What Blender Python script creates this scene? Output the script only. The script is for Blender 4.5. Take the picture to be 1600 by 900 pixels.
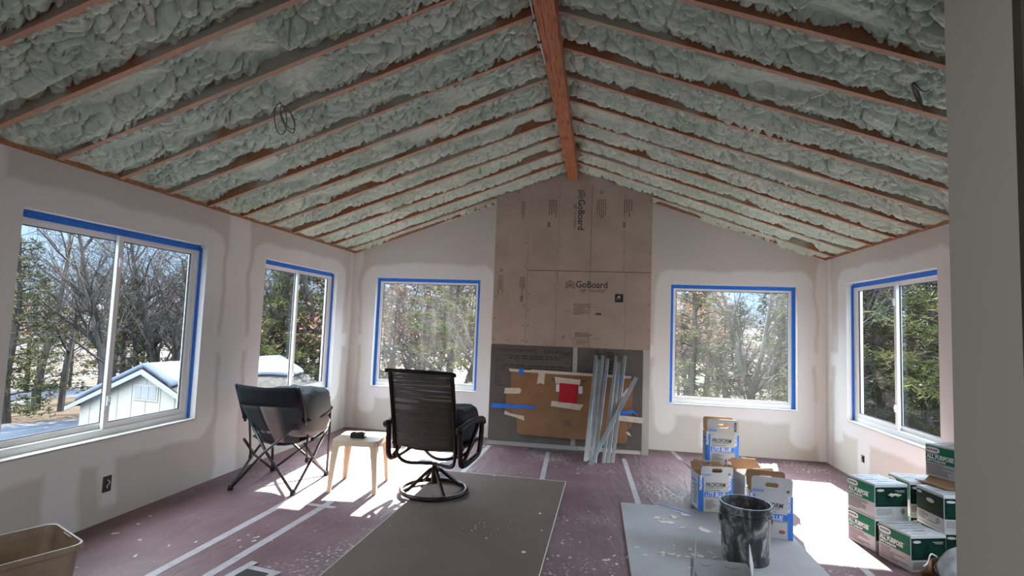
import bpy, math, random
import numpy as np
from mathutils import Vector, Matrix, Euler
PI = math.pi
rnd = random.Random(7)
for o in list(bpy.data.objects): bpy.data.objects.remove(o)
SC = bpy.context.scene
COL = SC.collection

# ------------------------------------------------------------------ camera, world, sun, exposure
CAM_H = 1.4971
def rmat(p, y, r):
    return Matrix.Rotation(y, 3, 'Z') @ Matrix.Rotation(p, 3, 'X') @ Matrix.Rotation(r, 3, 'Y')
cd = bpy.data.cameras.new('camera'); cam = bpy.data.objects.new('camera', cd); COL.objects.link(cam)
cd.sensor_width = 36; cd.lens = 819.4 / 1600 * 36; cd.clip_start = 0.02; cd.clip_end = 2000
CM = rmat(0.0709, 0.1643, -0.0369)
m4 = (CM @ Matrix.Rotation(PI/2, 3, 'X')).to_4x4(); m4.translation = (0, 0, CAM_H)
cam.matrix_world = m4
SC.camera = cam
SC.view_settings.view_transform = 'Standard'; SC.view_settings.look = 'None'
SC.view_settings.gamma = 1; SC.view_settings.use_curve_mapping = False
SC.view_settings.exposure = 1.5
SUN_DIR = Vector((0.055, -1.0, -0.64)).normalized()      # direction the light travels
SUN_E = 30.0
FILL_E = 5.0                                             # added fill panel, out of view behind the camera
SKY_LOW, SKY_HIGH = 0.50, 5.2

w = bpy.data.worlds.new('sky'); SC.world = w; w.use_nodes = True
nt = w.node_tree; nt.nodes.clear()
tc = nt.nodes.new('ShaderNodeTexCoord'); sep = nt.nodes.new('ShaderNodeSeparateXYZ')
nt.links.new(tc.outputs['Generated'], sep.inputs[0])
cr = nt.nodes.new('ShaderNodeValToRGB'); e = cr.color_ramp.elements
e[0].position = 0.0; e[0].color = (0.62, 0.78, 1.0, 1); e[1].position = 0.6; e[1].color = (0.86, 0.92, 1.0, 1)
x = cr.color_ramp.elements.new(0.07); x.color = (0.50, 0.72, 1.0, 1); x = cr.color_ramp.elements.new(0.2); x.color = (0.50, 0.72, 1.0, 1)
nt.links.new(sep.outputs['Z'], cr.inputs[0])
mr = nt.nodes.new('ShaderNodeMapRange'); mr.inputs['From Min'].default_value = 0.16; mr.inputs['From Max'].default_value = 0.42
mr.inputs['To Min'].default_value = SKY_LOW; mr.inputs['To Max'].default_value = SKY_HIGH
nt.links.new(sep.outputs['Z'], mr.inputs['Value'])
bg = nt.nodes.new('ShaderNodeBackground'); out = nt.nodes.new('ShaderNodeOutputWorld')
nt.links.new(cr.outputs[0], bg.inputs['Color']); nt.links.new(mr.outputs[0], bg.inputs['Strength'])
nt.links.new(bg.outputs[0], out.inputs[0])

sd = bpy.data.lights.new('sun', 'SUN'); sd.energy = SUN_E; sd.angle = math.radians(0.6); sd.color = (1.0, 0.93, 0.82)
so = bpy.data.objects.new('sun', sd); COL.objects.link(so); so.location = (-2, 20, 15)
so.rotation_euler = SUN_DIR.to_track_quat('-Z', 'Y').to_euler()

# ------------------------------------------------------------------ object helpers
def tag(o, label=None, cat=None, group=None, kind=None):
    if label: o['label'] = label
    if cat: o['category'] = cat
    if group: o['group'] = group
    if kind: o['kind'] = kind
    return o
def thing(name, label, cat, loc=(0,0,0), rotz=0, group=None):
    o = bpy.data.objects.new(name, None); COL.objects.link(o); o.empty_display_size = 0.1
    o.location = loc; o.rotation_euler = (0, 0, rotz)
    return tag(o, label, cat, group)
def link_mesh(name, me, m, parent=None, smooth=False):
    o = bpy.data.objects.new(name, me); COL.objects.link(o)
    if m is not None:
        for mm in (m if isinstance(m, (list, tuple)) else [m]): me.materials.append(mm)
    if smooth: me.shade_smooth()
    if parent is not None: o.parent = parent
    return o
class MB:
    def __init__(s): s.v = []; s.f = []; s.mi = []
    def add(s, vs, fs, mi=0):
        b = len(s.v); s.v += [tuple(p) for p in vs]; s.f += [tuple(b+i for i in f) for f in fs]; s.mi += [mi]*len(fs); return s
    def box(s, x0, x1, y0, y1, z0, z1, mi=0, M=None):
        vs = [Vector((x, y, z)) for x in (x0, x1) for y in (y0, y1) for z in (z0, z1)]
        if M is not None: vs = [M @ p for p in vs]
        return s.add(vs, [(0,1,3,2),(4,6,7,5),(0,4,5,1),(2,3,7,6),(0,2,6,4),(1,5,7,3)], mi)
    def bar(s, a, b, w, h, mi=0, up=(0,0,1)):
        a = Vector(a); b = Vector(b); d = (b-a); L = d.length; d.normalize(); up = Vector(up)
        if abs(d.dot(up)) > .99: up = Vector((1,0,0))
        x = d.cross(up).normalized(); y = x.cross(d)
        vs = [a + d*t*L + x*sx*w/2 + y*sy*h/2 for t in (0,1) for sx in (-1,1) for sy in (-1,1)]
        return s.add(vs, [(0,1,3,2),(4,6,7,5),(0,4,5,1),(2,3,7,6),(0,2,6,4),(1,5,7,3)], mi)
    def tube(s, pts, r, n=8, mi=0, closed=False):
        pts = [Vector(p) for p in pts]; N = len(pts); rs = r if isinstance(r, (list, tuple)) else [r]*N
        vs = []; prev = None
        for i, p in enumerate(pts):
            if closed: d = pts[(i+1) % N] - pts[i-1]
            else: d = pts[min(i+1, N-1)] - pts[max(i-1, 0)]
            d.normalize()
            if prev is None:
                u = Vector((0,0,1)) if abs(d.z) < .9 else Vector((1,0,0))
                a = d.cross(u).normalized()
            else: a = (prev - d*prev.dot(d)).normalized()
            prev = a; b = d.cross(a)
            for k in range(n): t = 2*PI*k/n; vs.append(p + (a*math.cos(t) + b*math.sin(t))*rs[i])
        fs = []
        for i in range(N if closed else N-1):
            j = (i+1) % N
            for k in range(n): fs.append((i*n+k, i*n+(k+1) % n, j*n+(k+1) % n, j*n+k))
        if not closed: fs.append(tuple(range(n))[::-1]); fs.append(tuple((N-1)*n+k for k in range(n)))
        return s.add(vs, fs, mi)
    def lathe(s, prof, n=32, c=(0,0,0), mi=0, cap0=False, cap1=False):
        vs = [(c[0]+r*math.cos(2*PI*k/n), c[1]+r*math.sin(2*PI*k/n), c[2]+z) for r, z in prof for k in range(n)]
        fs = [(i*n+k, i*n+(k+1) % n, (i+1)*n+(k+1) % n, (i+1)*n+k) for i in range(len(prof)-1) for k in range(n)]
        if cap0: fs.append(tuple(range(n))[::-1])
        if cap1: fs.append(tuple((len(prof)-1)*n+k for k in range(n)))
        return s.add(vs, fs, mi)
    def prism(s, poly, fn, t0, t1, mi=0):
        n = len(poly); vs = [fn(u, v_, t0) for u, v_ in poly] + [fn(u, v_, t1) for u, v_ in poly]
        fs = [tuple(range(n))[::-1], tuple(range(n, 2*n))] + [(i, (i+1) % n, n+(i+1) % n, n+i) for i in range(n)]
        return s.add(vs, fs, mi)
    def plate(s, outer, inner, fn, t0, t1, mi=0):        # plate with a hole: loops of equal length
        n = len(outer); vs = []
        for loop in (outer, inner):
            for t in (t0, t1): vs += [fn(u, v_, t) for u, v_ in loop]
        fs = []
        for i in range(n):
            j = (i+1) % n
            fs += [(i, j, 2*n+j, 2*n+i), (n+i, 3*n+i, 3*n+j, n+j), (i, n+i, n+j, j), (2*n+i, 2*n+j, 3*n+j, 3*n+i)]
        return s.add(vs, fs, mi)
    def build(s, name, m, parent=None, smooth=False, bevel=0, subsurf=0):
        me = bpy.data.meshes.new(name); me.from_pydata(s.v, [], s.f); me.update()
        o = link_mesh(name, me, m, parent, smooth)
        if any(s.mi): me.polygons.foreach_set('material_index', s.mi)
        if bevel:
            b = o.modifiers.new('bevel', 'BEVEL'); b.width = bevel; b.segments = 2; b.limit_method = 'ANGLE'
        if subsurf:
            q = o.modifiers.new('ss', 'SUBSURF'); q.levels = subsurf; q.render_levels = subsurf
        return o
def copy_tree(o, parent=None):
    c = o.copy(); COL.objects.link(c); c.parent = parent
    for ch in list(o.children): copy_tree(ch, c)
    return c
def text(name, body, size, m, parent, loc, rot, depth=.0004, shear=0, bold=0, align='LEFT', sx=1.0):
    cu = bpy.data.curves.new(name, 'FONT'); cu.body = body; cu.size = size; cu.extrude = depth; cu.shear = shear; cu.offset = bold
    cu.align_x = align; cu.resolution_u = 3
    t = bpy.data.objects.new('tmp_text', cu); COL.objects.link(t)
    dg = bpy.context.evaluated_depsgraph_get(); me = bpy.data.meshes.new_from_object(t.evaluated_get(dg))
    bpy.data.objects.remove(t)
    me.materials.clear()
    o = link_mesh(name, me, m, parent)
    o.location = loc; o.rotation_euler = rot; o.scale = (sx, 1, 1)
    return o
def curve(pts, n=8):                                     # Catmull-Rom
    P = [Vector(p) for p in pts]; P = [P[0]*2-P[1]] + P + [P[-1]*2-P[-2]]; out = []
    for i in range(1, len(P)-2):
        for k in range(n):
            t = k/n; a, b, c, d = P[i-1:i+3]
            out.append(.5*((2*b)+(c-a)*t+(2*a-5*b+4*c-d)*t*t+(3*b-a-3*c+d)*t**3))
    out.append(P[-2]); return out

# ------------------------------------------------------------------ material helpers
def mat(name, col, rough=.6, metal=0, noise=None, bump=None, spec=.4, alpha=1.0, trans=0):
    m = bpy.data.materials.new(name); m.use_nodes = True; t = m.node_tree; b = t.nodes['Principled BSDF']
    b.inputs['Base Color'].default_value = (*col, 1); b.inputs['Roughness'].default_value = rough
    b.inputs['Metallic'].default_value = metal; b.inputs['Specular IOR Level'].default_value = spec
    if trans: b.inputs['Transmission Weight'].default_value = trans
    g = t.nodes.new('ShaderNodeTexCoord')
    if noise:                                            # (scale, second colour, contrast lo, hi, stretch)
        sc, c2, lo, hi = noise[:4]; st = noise[4] if len(noise) > 4 else (1,1,1)
        mp = t.nodes.new('ShaderNodeMapping'); mp.inputs['Scale'].default_value = st; t.links.new(g.outputs['Object'], mp.inputs[0])
        n = t.nodes.new('ShaderNodeTexNoise'); n.inputs['Scale'].default_value = sc; n.inputs['Detail'].default_value = 5
        t.links.new(mp.outputs[0], n.inputs['Vector'])
        r = t.nodes.new('ShaderNodeMapRange'); r.inputs['From Min'].default_value = lo; r.inputs['From Max'].default_value = hi
        t.links.new(n.outputs['Fac'], r.inputs['Value'])
        x = t.nodes.new('ShaderNodeMix'); x.data_type = 'RGBA'; x.inputs[6].default_value = (*col, 1); x.inputs[7].default_value = (*c2, 1)
        t.links.new(r.outputs[0], x.inputs[0]); t.links.new(x.outputs[2], b.inputs['Base Color'])
    if bump:                                             # (scale, strength, distance)
        n = t.nodes.new('ShaderNodeTexNoise'); n.inputs['Scale'].default_value = bump[0]; n.inputs['Detail'].default_value = 4
        t.links.new(g.outputs['Object'], n.inputs['Vector'])
        bp = t.nodes.new('ShaderNodeBump'); bp.inputs['Strength'].default_value = bump[1]; bp.inputs['Distance'].default_value = bump[2]
        t.links.new(n.outputs['Fac'], bp.inputs['Height']); t.links.new(bp.outputs[0], b.inputs['Normal'])
    return m
def srgb(r, g, b):
    f = lambda c: (c/255/12.92) if c/255 <= .04045 else ((c/255+.055)/1.055)**2.4
    return (f(r), f(g), f(b))

M = {}
M['vinyl'] = mat('window_vinyl', (.80,.80,.78), .35)
M['vinyl_dark'] = mat('window_gasket', (.03,.03,.03), .5)
M['tape_blue'] = mat('painter_tape', (.012,.14,.58), .6, noise=(40,(.02,.20,.66),.4,.7))
M['tape_beige'] = mat('masking_tape', (.62,.55,.44), .6, noise=(30,(.52,.45,.36),.4,.7))
M['wood'] = mat('rafter_wood', (.36,.17,.085), .8, noise=(6,(.25,.105,.05),.4,.7,(1,6,6)))
M['black'] = mat('black_plastic', (.012,.012,.013), .4)
M['bronze'] = mat('bronze_metal', (.022,.015,.012), .35, .5)
M['steel_dark'] = mat('dark_steel_tube', (.06,.06,.065), .35, .7)
M['steel'] = mat('galvanized_steel', (.42,.455,.48), .32, .75, noise=(5,(.35,.38,.405),.4,.6))
M['steel_strip'] = mat('dull_aluminium', (.40,.38,.36), .5, .4)
M['board'] = mat('backer_board', (.40,.325,.265), .85, noise=(3,(.34,.275,.225),.35,.7))
M['cement'] = mat('cement_board', (.125,.110,.10), .9, noise=(4,(.10,.088,.08),.35,.7), bump=(300,.3,.001))
M['ink'] = mat('print_ink', (.035,.03,.028), .7)
M['ink_soft'] = mat('faded_print_ink', (.12,.10,.085), .8)
M['cardboard'] = mat('brown_cardboard', (.27,.145,.07), .85, noise=(5,(.22,.115,.055),.35,.7))
M['white_card'] = mat('white_carton', (.50,.50,.50), .55, noise=(6,(.43,.43,.44),.4,.7), spec=.15)
M['grey_card'] = mat('grey_carton', (.24,.24,.245), .6)
M['blue'] = mat('carton_blue', (.03,.18,.62), .5)
M['white'] = mat('white_print', (.75,.75,.75), .6)
M['green'] = mat('carton_green', (.010,.16,.08), .6, spec=.15)
M['green_dk'] = mat('carton_dark_green', (.007,.030,.020), .5, noise=(25,(.005,.014,.011),.45,.6,(1,1,3)), spec=.06)  # carton green darkened to stand in for shade on the end faces
M['green_mid'] = mat('carton_mid_green', (.010,.060,.036), .6, spec=.06)
M['carton_top'] = mat('carton_top', (.50,.52,.54), .35, noise=(9,(.36,.39,.44),.45,.6,(1,5,1)))
M['red'] = mat('red_paper', (.42,.004,.018), .7)
M['plastic_beige'] = mat('beige_plastic', (.60,.49,.35), .35, noise=(8,(.53,.42,.29),.4,.7))
M['tote'] = mat('dusty_tote_plastic', (.20,.135,.085), .55, noise=(5,(.27,.205,.145),.4,.65))
M['navy'] = mat('dark_canvas', (.007,.009,.013), .9, bump=(400,.3,.001))
M['grey_canvas'] = mat('grey_canvas', (.030,.034,.039), .9, bump=(400,.3,.001))
M['tan_mesh'] = mat('taupe_mesh', (.17,.135,.12), .9)
M['cushion_grey'] = mat('grey_cushion_cloth', (.13,.135,.14), .85, noise=(4,(.10,.105,.115),.35,.7), bump=(60,.3,.004))
M['cushion_pale'] = mat('pale_cushion_lining', (.20,.19,.175), .85, bump=(60,.3,.004))
M['cushion_dark'] = mat('charcoal_cushion_cloth', (.035,.037,.042), .85, bump=(60,.3,.004))
M['hardboard'] = mat('brown_board_sheet', (.145,.103,.085), .8, noise=(1.6,(.12,.085,.072),.35,.7), spec=.2)
M['drywall_sheet'] = mat('grey_drywall_sheet', (.38,.38,.385), .7, noise=(2.5,(.32,.315,.325),.35,.7), spec=.2)
M['paper_edge'] = mat('sheet_edge', (.62,.58,.52), .8)
M['mud'] = mat('dried_compound', (.62,.58,.52), .8)
M['wire'] = mat('grey_cable', (.17,.15,.13), .5)
M['white_wire'] = mat('white_cable', (.6,.6,.6), .5)
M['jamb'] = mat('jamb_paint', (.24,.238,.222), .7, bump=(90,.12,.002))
M['shed_wall'] = mat('shed_siding', (.30,.28,.235), .8, spec=.03)
M['shed_trim'] = mat('shed_trim', (.22,.225,.24), .7, spec=.03)
M['snow'] = mat('roof_snow', (.10,.115,.14), .8, noise=(1.5,(.08,.098,.13),.4,.7), bump=(2,.4,.1), spec=.03)
M['shingle'] = mat('grey_shingles', (.024,.024,.025), .9, noise=(4,(.013,.013,.014),.4,.6,(1,3,1)), spec=.03)
M['bark'] = mat('tree_bark', (.032,.028,.026), .95, noise=(6,(.055,.050,.047),.45,.65,(1,1,.3)), spec=.03)
M['bark_pale'] = mat('pale_tree_bark', (.07,.068,.066), .95, noise=(6,(.045,.042,.04),.45,.65,(1,1,.3)), spec=.03)
M['needles'] = mat('evergreen_needles', (.030,.037,.013), .9, noise=(1.3,(.085,.080,.030),.42,.62), spec=.03)
M['needles_dark'] = mat('dark_evergreen_needles', (.017,.022,.011), .9, noise=(1.3,(.05,.052,.022),.42,.62), spec=.03)
M['dead_leaf'] = mat('dry_oak_leaves', (.105,.052,.032), .9, noise=(2,(.17,.105,.07),.4,.65), spec=.03)

def glass_mat(nm='window_glass', dust=0):
    m = bpy.data.materials.new(nm); m.use_nodes = True; t = m.node_tree; t.nodes.clear()
    o = t.nodes.new('ShaderNodeOutputMaterial'); x = t.nodes.new('ShaderNodeMixShader')
    tr = t.nodes.new('ShaderNodeBsdfTransparent'); gl = t.nodes.new('ShaderNodeBsdfGlossy')
    tr.inputs[0].default_value = (.95,.97,.97,1); gl.inputs['Roughness'].default_value = .02
    fr = t.nodes.new('ShaderNodeLayerWeight'); fr.inputs[0].default_value = .5
    pw = t.nodes.new('ShaderNodeMath'); pw.operation = 'POWER'; pw.inputs[1].default_value = 5; t.links.new(fr.outputs['Facing'], pw.inputs[0])
    ma = t.nodes.new('ShaderNodeMath'); ma.operation = 'MULTIPLY_ADD'; ma.inputs[1].default_value = .3; ma.inputs[2].default_value = .02; t.links.new(pw.outputs[0], ma.inputs[0])
    t.links.new(ma.outputs[0], x.inputs[0]); t.links.new(tr.outputs[0], x.inputs[1]); t.links.new(gl.outputs[0], x.inputs[2])
    if not dust: t.links.new(x.outputs[0], o.inputs[0]); return m
    tl = t.nodes.new('ShaderNodeBsdfTranslucent'); tl.inputs[0].default_value = (.9, .9, .9, 1); y = t.nodes.new('ShaderNodeMixShader')
    g = t.nodes.new('ShaderNodeNewGeometry'); mp = t.nodes.new('ShaderNodeMapping'); mp.inputs['Scale'].default_value = (6, 6, .8); t.links.new(g.outputs['Position'], mp.inputs[0])
    n = t.nodes.new('ShaderNodeTexNoise'); n.inputs['Scale'].default_value = 1.5; n.inputs['Detail'].default_value = 4; t.links.new(mp.outputs[0], n.inputs['Vector'])
    r = t.nodes.new('ShaderNodeMapRange'); r.inputs['From Min'].default_value = .35; r.inputs['From Max'].default_value = .7; r.inputs['To Min'].default_value = dust*.35; r.inputs['To Max'].default_value = dust*2
    t.links.new(n.outputs['Fac'], r.inputs['Value']); t.links.new(r.outputs[0], y.inputs[0]); t.links.new(x.outputs[0], y.inputs[1]); t.links.new(tl.outputs[0], y.inputs[2])
    t.links.new(y.outputs[0], o.inputs[0]); return m
M['glass'] = glass_mat(); M['glass_dusty'] = glass_mat('dusty_window_glass', .0028)

# room dimensions
L, R, D = -3.43, 2.744, 6.947
XR, ZE, ZR = -0.356, 2.44, 3.52
NEAR = 0.95
WT, WB = 2.10, 0.585
WIN = {'L1': (2.60, 4.12), 'L2': (4.95, 6.48), 'F1': (-3.09, -1.59), 'F2': (.915, 2.42), 'R1': (4.80, 6.41), 'R0': (2.35, 3.90)}
CH0, CH1, CY = -1.335, 0.635, 6.60                        # chase
kL = (ZR-ZE)/(XR-L); kR = (ZR-ZE)/(R-XR)
def roofz(x): return ZR - kL*(XR-x) if x < XR else ZR - kR*(x-XR)

def mudmat():
    """painted paper drywall with lighter joint compound feathered round the windows, corners and seams"""
    m = bpy.data.materials.new('taped_drywall'); m.use_nodes = True; t = m.node_tree; b = t.nodes['Principled BSDF']
    b.inputs['Roughness'].default_value = .75; b.inputs['Specular IOR Level'].default_value = .25
    N = t.nodes.new; Lk = t.links.new
    g = N('ShaderNodeNewGeometry')
    n1 = N('ShaderNodeTexNoise'); n1.inputs['Scale'].default_value = 2.2; n1.inputs['Detail'].default_value = 5
    Lk(g.outputs['Position'], n1.inputs['Vector'])
    sub = N('ShaderNodeVectorMath'); sub.operation = 'SUBTRACT'; Lk(n1.outputs['Color'], sub.inputs[0]); sub.inputs[1].default_value = (.5,.5,.5)
    scl = N('ShaderNodeVectorMath'); scl.operation = 'SCALE'; scl.inputs['Scale'].default_value = .16; Lk(sub.outputs[0], scl.inputs[0])
    P = N('ShaderNodeVectorMath'); P.operation = 'ADD'; Lk(g.outputs['Position'], P.inputs[0]); Lk(scl.outputs[0], P.inputs[1])
    def sdf(c, h, r):
        a = N('ShaderNodeVectorMath'); a.operation = 'SUBTRACT'; Lk(P.outputs[0], a.inputs[0]); a.inputs[1].default_value = c
        bb = N('ShaderNodeVectorMath'); bb.operation = 'ABSOLUTE'; Lk(a.outputs[0], bb.inputs[0])
        cc = N('ShaderNodeVectorMath'); cc.operation = 'SUBTRACT'; Lk(bb.outputs[0], cc.inputs[0]); cc.inputs[1].default_value = [max(q-r, .001) for q in h]
        dd = N('ShaderNodeVectorMath'); dd.operation = 'MAXIMUM'; Lk(cc.outputs[0], dd.inputs[0]); dd.inputs[1].default_value = (0,0,0)
        ee = N('ShaderNodeVectorMath'); ee.operation = 'LENGTH'; Lk(dd.outputs[0], ee.inputs[0])
        ff = N('ShaderNodeMath'); ff.operation = 'SUBTRACT'; Lk(ee.outputs['Value'], ff.inputs[0]); ff.inputs[1].default_value = r
        return ff
    zc, zh = (WT+WB)/2, (WT-WB)/2
    bx = []
    for k in ('L1', 'L2'): a, b_ = WIN[k]; bx.append(((L, (a+b_)/2, zc+.0), (.35, (b_-a)/2+.22, zh+.17), .2))
    a, b_ = WIN['R1']; bx.append(((R, (a+b_)/2, zc), (.35, (b_-a)/2+.22, zh+.17), .2))
    for k in ('F1', 'F2'):
        a, b_ = WIN[k]; bx.append((((a+b_)/2, D, zc+.02), ((b_-a)/2+.20, .28, zh+.17), .2))
        bx.append(((a-.06, D, WB-.1), (.13, .28, .28), .13)); bx.append(((b_+.08, D, WB-.13), (.16, .28, .33), .15))
    bx += [((L, D, 1.2), (.11, .13, 1.5), .06), ((R, D, 1.2), (.11, .15, 1.5), .06)]
    bx += [((L, 3.2, 1.22), (.05, 6, .09), .05), ((R, 3.2, 1.22), (.05, 6, .09), .05), ((0, D, 1.22), (6, .05, .09), .05)]
    bx += [((L, 4.53, 1.2), (.05, .16, 2), .05), ((L, 3.32, .30), (.05, .08, .22), .07), ((R, 6.06, .27), (.05, .13, .27), .12),
           ((L, 2.35, 1.1), (.05, .12, 2), .05), ((1.42, D, .22), (.14, .05, .22), .13), ((L, 3.0, .45), (.05, .13, .5), .05), ((R, 6.6, .8), (.05, .12, .5), .05)]
    cur = None
    for c, h, r in bx:
        f = sdf(c, h, r)
        if cur is None: cur = f
        else:
            q = N('ShaderNodeMath'); q.operation = 'MINIMUM'; Lk(cur.outputs[0], q.inputs[0]); Lk(f.outputs[0], q.inputs[1]); cur = q
    mr = N('ShaderNodeMapRange'); mr.inputs['From Min'].default_value = -.03; mr.inputs['From Max'].default_value = .015
    mr.inputs['To Min'].default_value = 1; mr.inputs['To Max'].default_value = 0; Lk(cur.outputs[0], mr.inputs['Value'])
    n2 = N('ShaderNodeTexNoise'); n2.inputs['Scale'].default_value = 1.4; n2.inputs['Detail'].default_value = 4; Lk(g.outputs['Position'], n2.inputs['Vector'])
    ra = N('ShaderNodeMix'); ra.data_type = 'RGBA'; ra.inputs[6].default_value = (.53,.49,.435,1); ra.inputs[7].default_value = (.60,.565,.515,1); Lk(n2.outputs['Fac'], ra.inputs[0])
    rb = N('ShaderNodeMix'); rb.data_type = 'RGBA'; rb.inputs[6].default_value = (.68,.665,.64,1); rb.inputs[7].default_value = (.745,.73,.705,1); Lk(n2.outputs['Fac'], rb.inputs[0])
    fx = N('ShaderNodeMix'); fx.data_type = 'RGBA'; Lk(mr.outputs[0], fx.inputs[0]); Lk(ra.outputs[2], fx.inputs[6]); Lk(rb.outputs[2], fx.inputs[7])
    Lk(fx.outputs[2], b.inputs['Base Color'])
    n3 = N('ShaderNodeTexNoise'); n3.inputs['Scale'].default_value = 60; Lk(g.outputs['Position'], n3.inputs['Vector'])
    bp = N('ShaderNodeBump'); bp.inputs['Strength'].default_value = .12; bp.inputs['Distance'].default_value = .003
    Lk(n3.outputs['Fac'], bp.inputs['Height']); Lk(bp.outputs[0], b.inputs['Normal'])
    return m
M['drywall'] = mudmat()

def floormat():
    m = bpy.data.materials.new('rosin_paper_floor'); m.use_nodes = True; t = m.node_tree; b = t.nodes['Principled BSDF']
    N = t.nodes.new; Lk = t.links.new; g = N('ShaderNodeNewGeometry'); b.inputs['Roughness'].default_value = .55; b.inputs['Specular IOR Level'].default_value = .3
    n = N('ShaderNodeTexNoise'); n.inputs['Scale'].default_value = 1.8; n.inputs['Detail'].default_value = 6; n.inputs['Roughness'].default_value = .6; Lk(g.outputs['Position'], n.inputs['Vector'])
    c = N('ShaderNodeValToRGB'); c.color_ramp.elements[0].position = .3; c.color_ramp.elements[0].color = (.125,.068,.075,1)
    c.color_ramp.elements[1].position = .72; c.color_ramp.elements[1].color = (.205,.128,.142,1); Lk(n.outputs['Fac'], c.inputs[0])
    # fine dust of dried compound
    v = N('ShaderNodeTexNoise'); v.inputs['Scale'].default_value = 38; v.inputs['Detail'].default_value = 3; Lk(g.outputs['Position'], v.inputs['Vector'])
    v2 = N('ShaderNodeTexNoise'); v2.inputs['Scale'].default_value = 1.1; v2.inputs['Detail'].default_value = 3; Lk(g.outputs['Position'], v2.inputs['Vector'])
    mu = N('ShaderNodeMath'); mu.operation = 'MULTIPLY'; Lk(v.outputs['Fac'], mu.inputs[0]); Lk(v2.outputs['Fac'], mu.inputs[1])
    r = N('ShaderNodeMapRange'); r.inputs['From Min'].default_value = .335; r.inputs['From Max'].default_value = .42; Lk(mu.outputs[0], r.inputs['Value'])
    x = N('ShaderNodeMix'); x.data_type = 'RGBA'; Lk(r.outputs[0], x.inputs[0]); Lk(c.outputs[0], x.inputs[6]); x.inputs[7].default_value = (.5,.45,.42,1)
    Lk(x.outputs[2], b.inputs['Base Color'])
    mp = N('ShaderNodeMapping'); mp.inputs['Scale'].default_value = (5, 1.6, 1); mp.inputs['Rotation'].default_value = (0,0,.5); Lk(g.outputs['Position'], mp.inputs[0])
    w = N('ShaderNodeTexNoise'); w.inputs['Scale'].default_value = 1.3; w.inputs['Detail'].default_value = 5; w.inputs['Distortion'].default_value = 1.2; Lk(mp.outputs[0], w.inputs['Vector'])
    bp = N('ShaderNodeBump'); bp.inputs['Strength'].default_value = .5; bp.inputs['Distance'].default_value = .035; Lk(w.outputs['Fac'], bp.inputs['Height']); Lk(bp.outputs[0], b.inputs['Normal'])
    return m
M['rosin'] = floormat()

def foammat():
    m = bpy.data.materials.new('spray_foam'); m.use_nodes = True; t = m.node_tree; b = t.nodes['Principled BSDF']
    N = t.nodes.new; Lk = t.links.new; g = N('ShaderNodeNewGeometry'); b.inputs['Roughness'].default_value = .7; b.inputs['Specular IOR Level'].default_value = .3
    n = N('ShaderNodeTexNoise'); n.inputs['Scale'].default_value = 2.5; n.inputs['Detail'].default_value = 5; Lk(g.outputs['Position'], n.inputs['Vector'])
    c = N('ShaderNodeValToRGB'); c.color_ramp.elements[0].position = .3; c.color_ramp.elements[0].color = (.42,.52,.41,1)
    c.color_ramp.elements[1].position = .7; c.color_ramp.elements[1].color = (.60,.675,.555,1); Lk(n.outputs['Fac'], c.inputs[0])
    Lk(c.outputs[0], b.inputs['Base Color'])
    v = N('ShaderNodeTexVoronoi'); v.feature = 'SMOOTH_F1'; v.inputs['Scale'].default_value = 34; Lk(g.outputs['Position'], v.inputs['Vector'])
    nn = N('ShaderNodeTexNoise'); nn.inputs['Scale'].default_value = 130; Lk(g.outputs['Position'], nn.inputs['Vector'])
    ad = N('ShaderNodeMath'); ad.operation = 'MULTIPLY_ADD'; Lk(nn.outputs['Fac'], ad.inputs[0]); ad.inputs[1].default_value = -.35; Lk(v.outputs['Distance'], ad.inputs[2])
    bp = N('ShaderNodeBump'); bp.inputs['Strength'].default_value = .7; bp.inputs['Distance'].default_value = .012; bp.invert = True
    Lk(ad.outputs[0], bp.inputs['Height']); Lk(bp.outputs[0], b.inputs['Normal'])
    return m
M['foam'] = foammat()

def raftermat(ca, cb, lo, hi):
    """brown rafters dusted with foam overspray in patches"""
    m = bpy.data.materials.new('oversprayed_rafter'); m.use_nodes = True; t = m.node_tree; b = t.nodes['Principled BSDF']
    N = t.nodes.new; Lk = t.links.new; g = N('ShaderNodeNewGeometry'); b.inputs['Roughness'].default_value = .8; b.inputs['Specular IOR Level'].default_value = .2
    mp = N('ShaderNodeMapping'); mp.inputs['Scale'].default_value = (1.2, 3, 1.2); Lk(g.outputs['Position'], mp.inputs[0])
    n = N('ShaderNodeTexNoise'); n.inputs['Scale'].default_value = 1.5; n.inputs['Detail'].default_value = 5; Lk(mp.outputs[0], n.inputs['Vector'])
    n2 = N('ShaderNodeTexNoise'); n2.inputs['Scale'].default_value = 30; n2.inputs['Detail'].default_value = 4; Lk(mp.outputs[0], n2.inputs['Vector'])
    wd = N('ShaderNodeMix'); wd.data_type = 'RGBA'; wd.inputs[6].default_value = (*ca,1); wd.inputs[7].default_value = (*cb,1); Lk(n2.outputs['Fac'], wd.inputs[0])
    r = N('ShaderNodeMapRange'); r.inputs['From Min'].default_value = lo; r.inputs['From Max'].default_value = hi; r.inputs['To Max'].default_value = .8; Lk(n.outputs['Fac'], r.inputs['Value'])
    x = N('ShaderNodeMix'); x.data_type = 'RGBA'; Lk(r.outputs[0], x.inputs[0]); Lk(wd.outputs[2], x.inputs[6]); x.inputs[7].default_value = (.33,.35,.28,1)
    Lk(x.outputs[2], b.inputs['Base Color']); return m
M['rafter'] = raftermat((.20,.085,.04), (.34,.16,.085), .46, .58)
M['rafter_edge'] = raftermat((.40,.21,.13), (.56,.36,.26), .56, .70)
M['rafter_edge'].name = 'dusty_rafter_edge'

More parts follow.
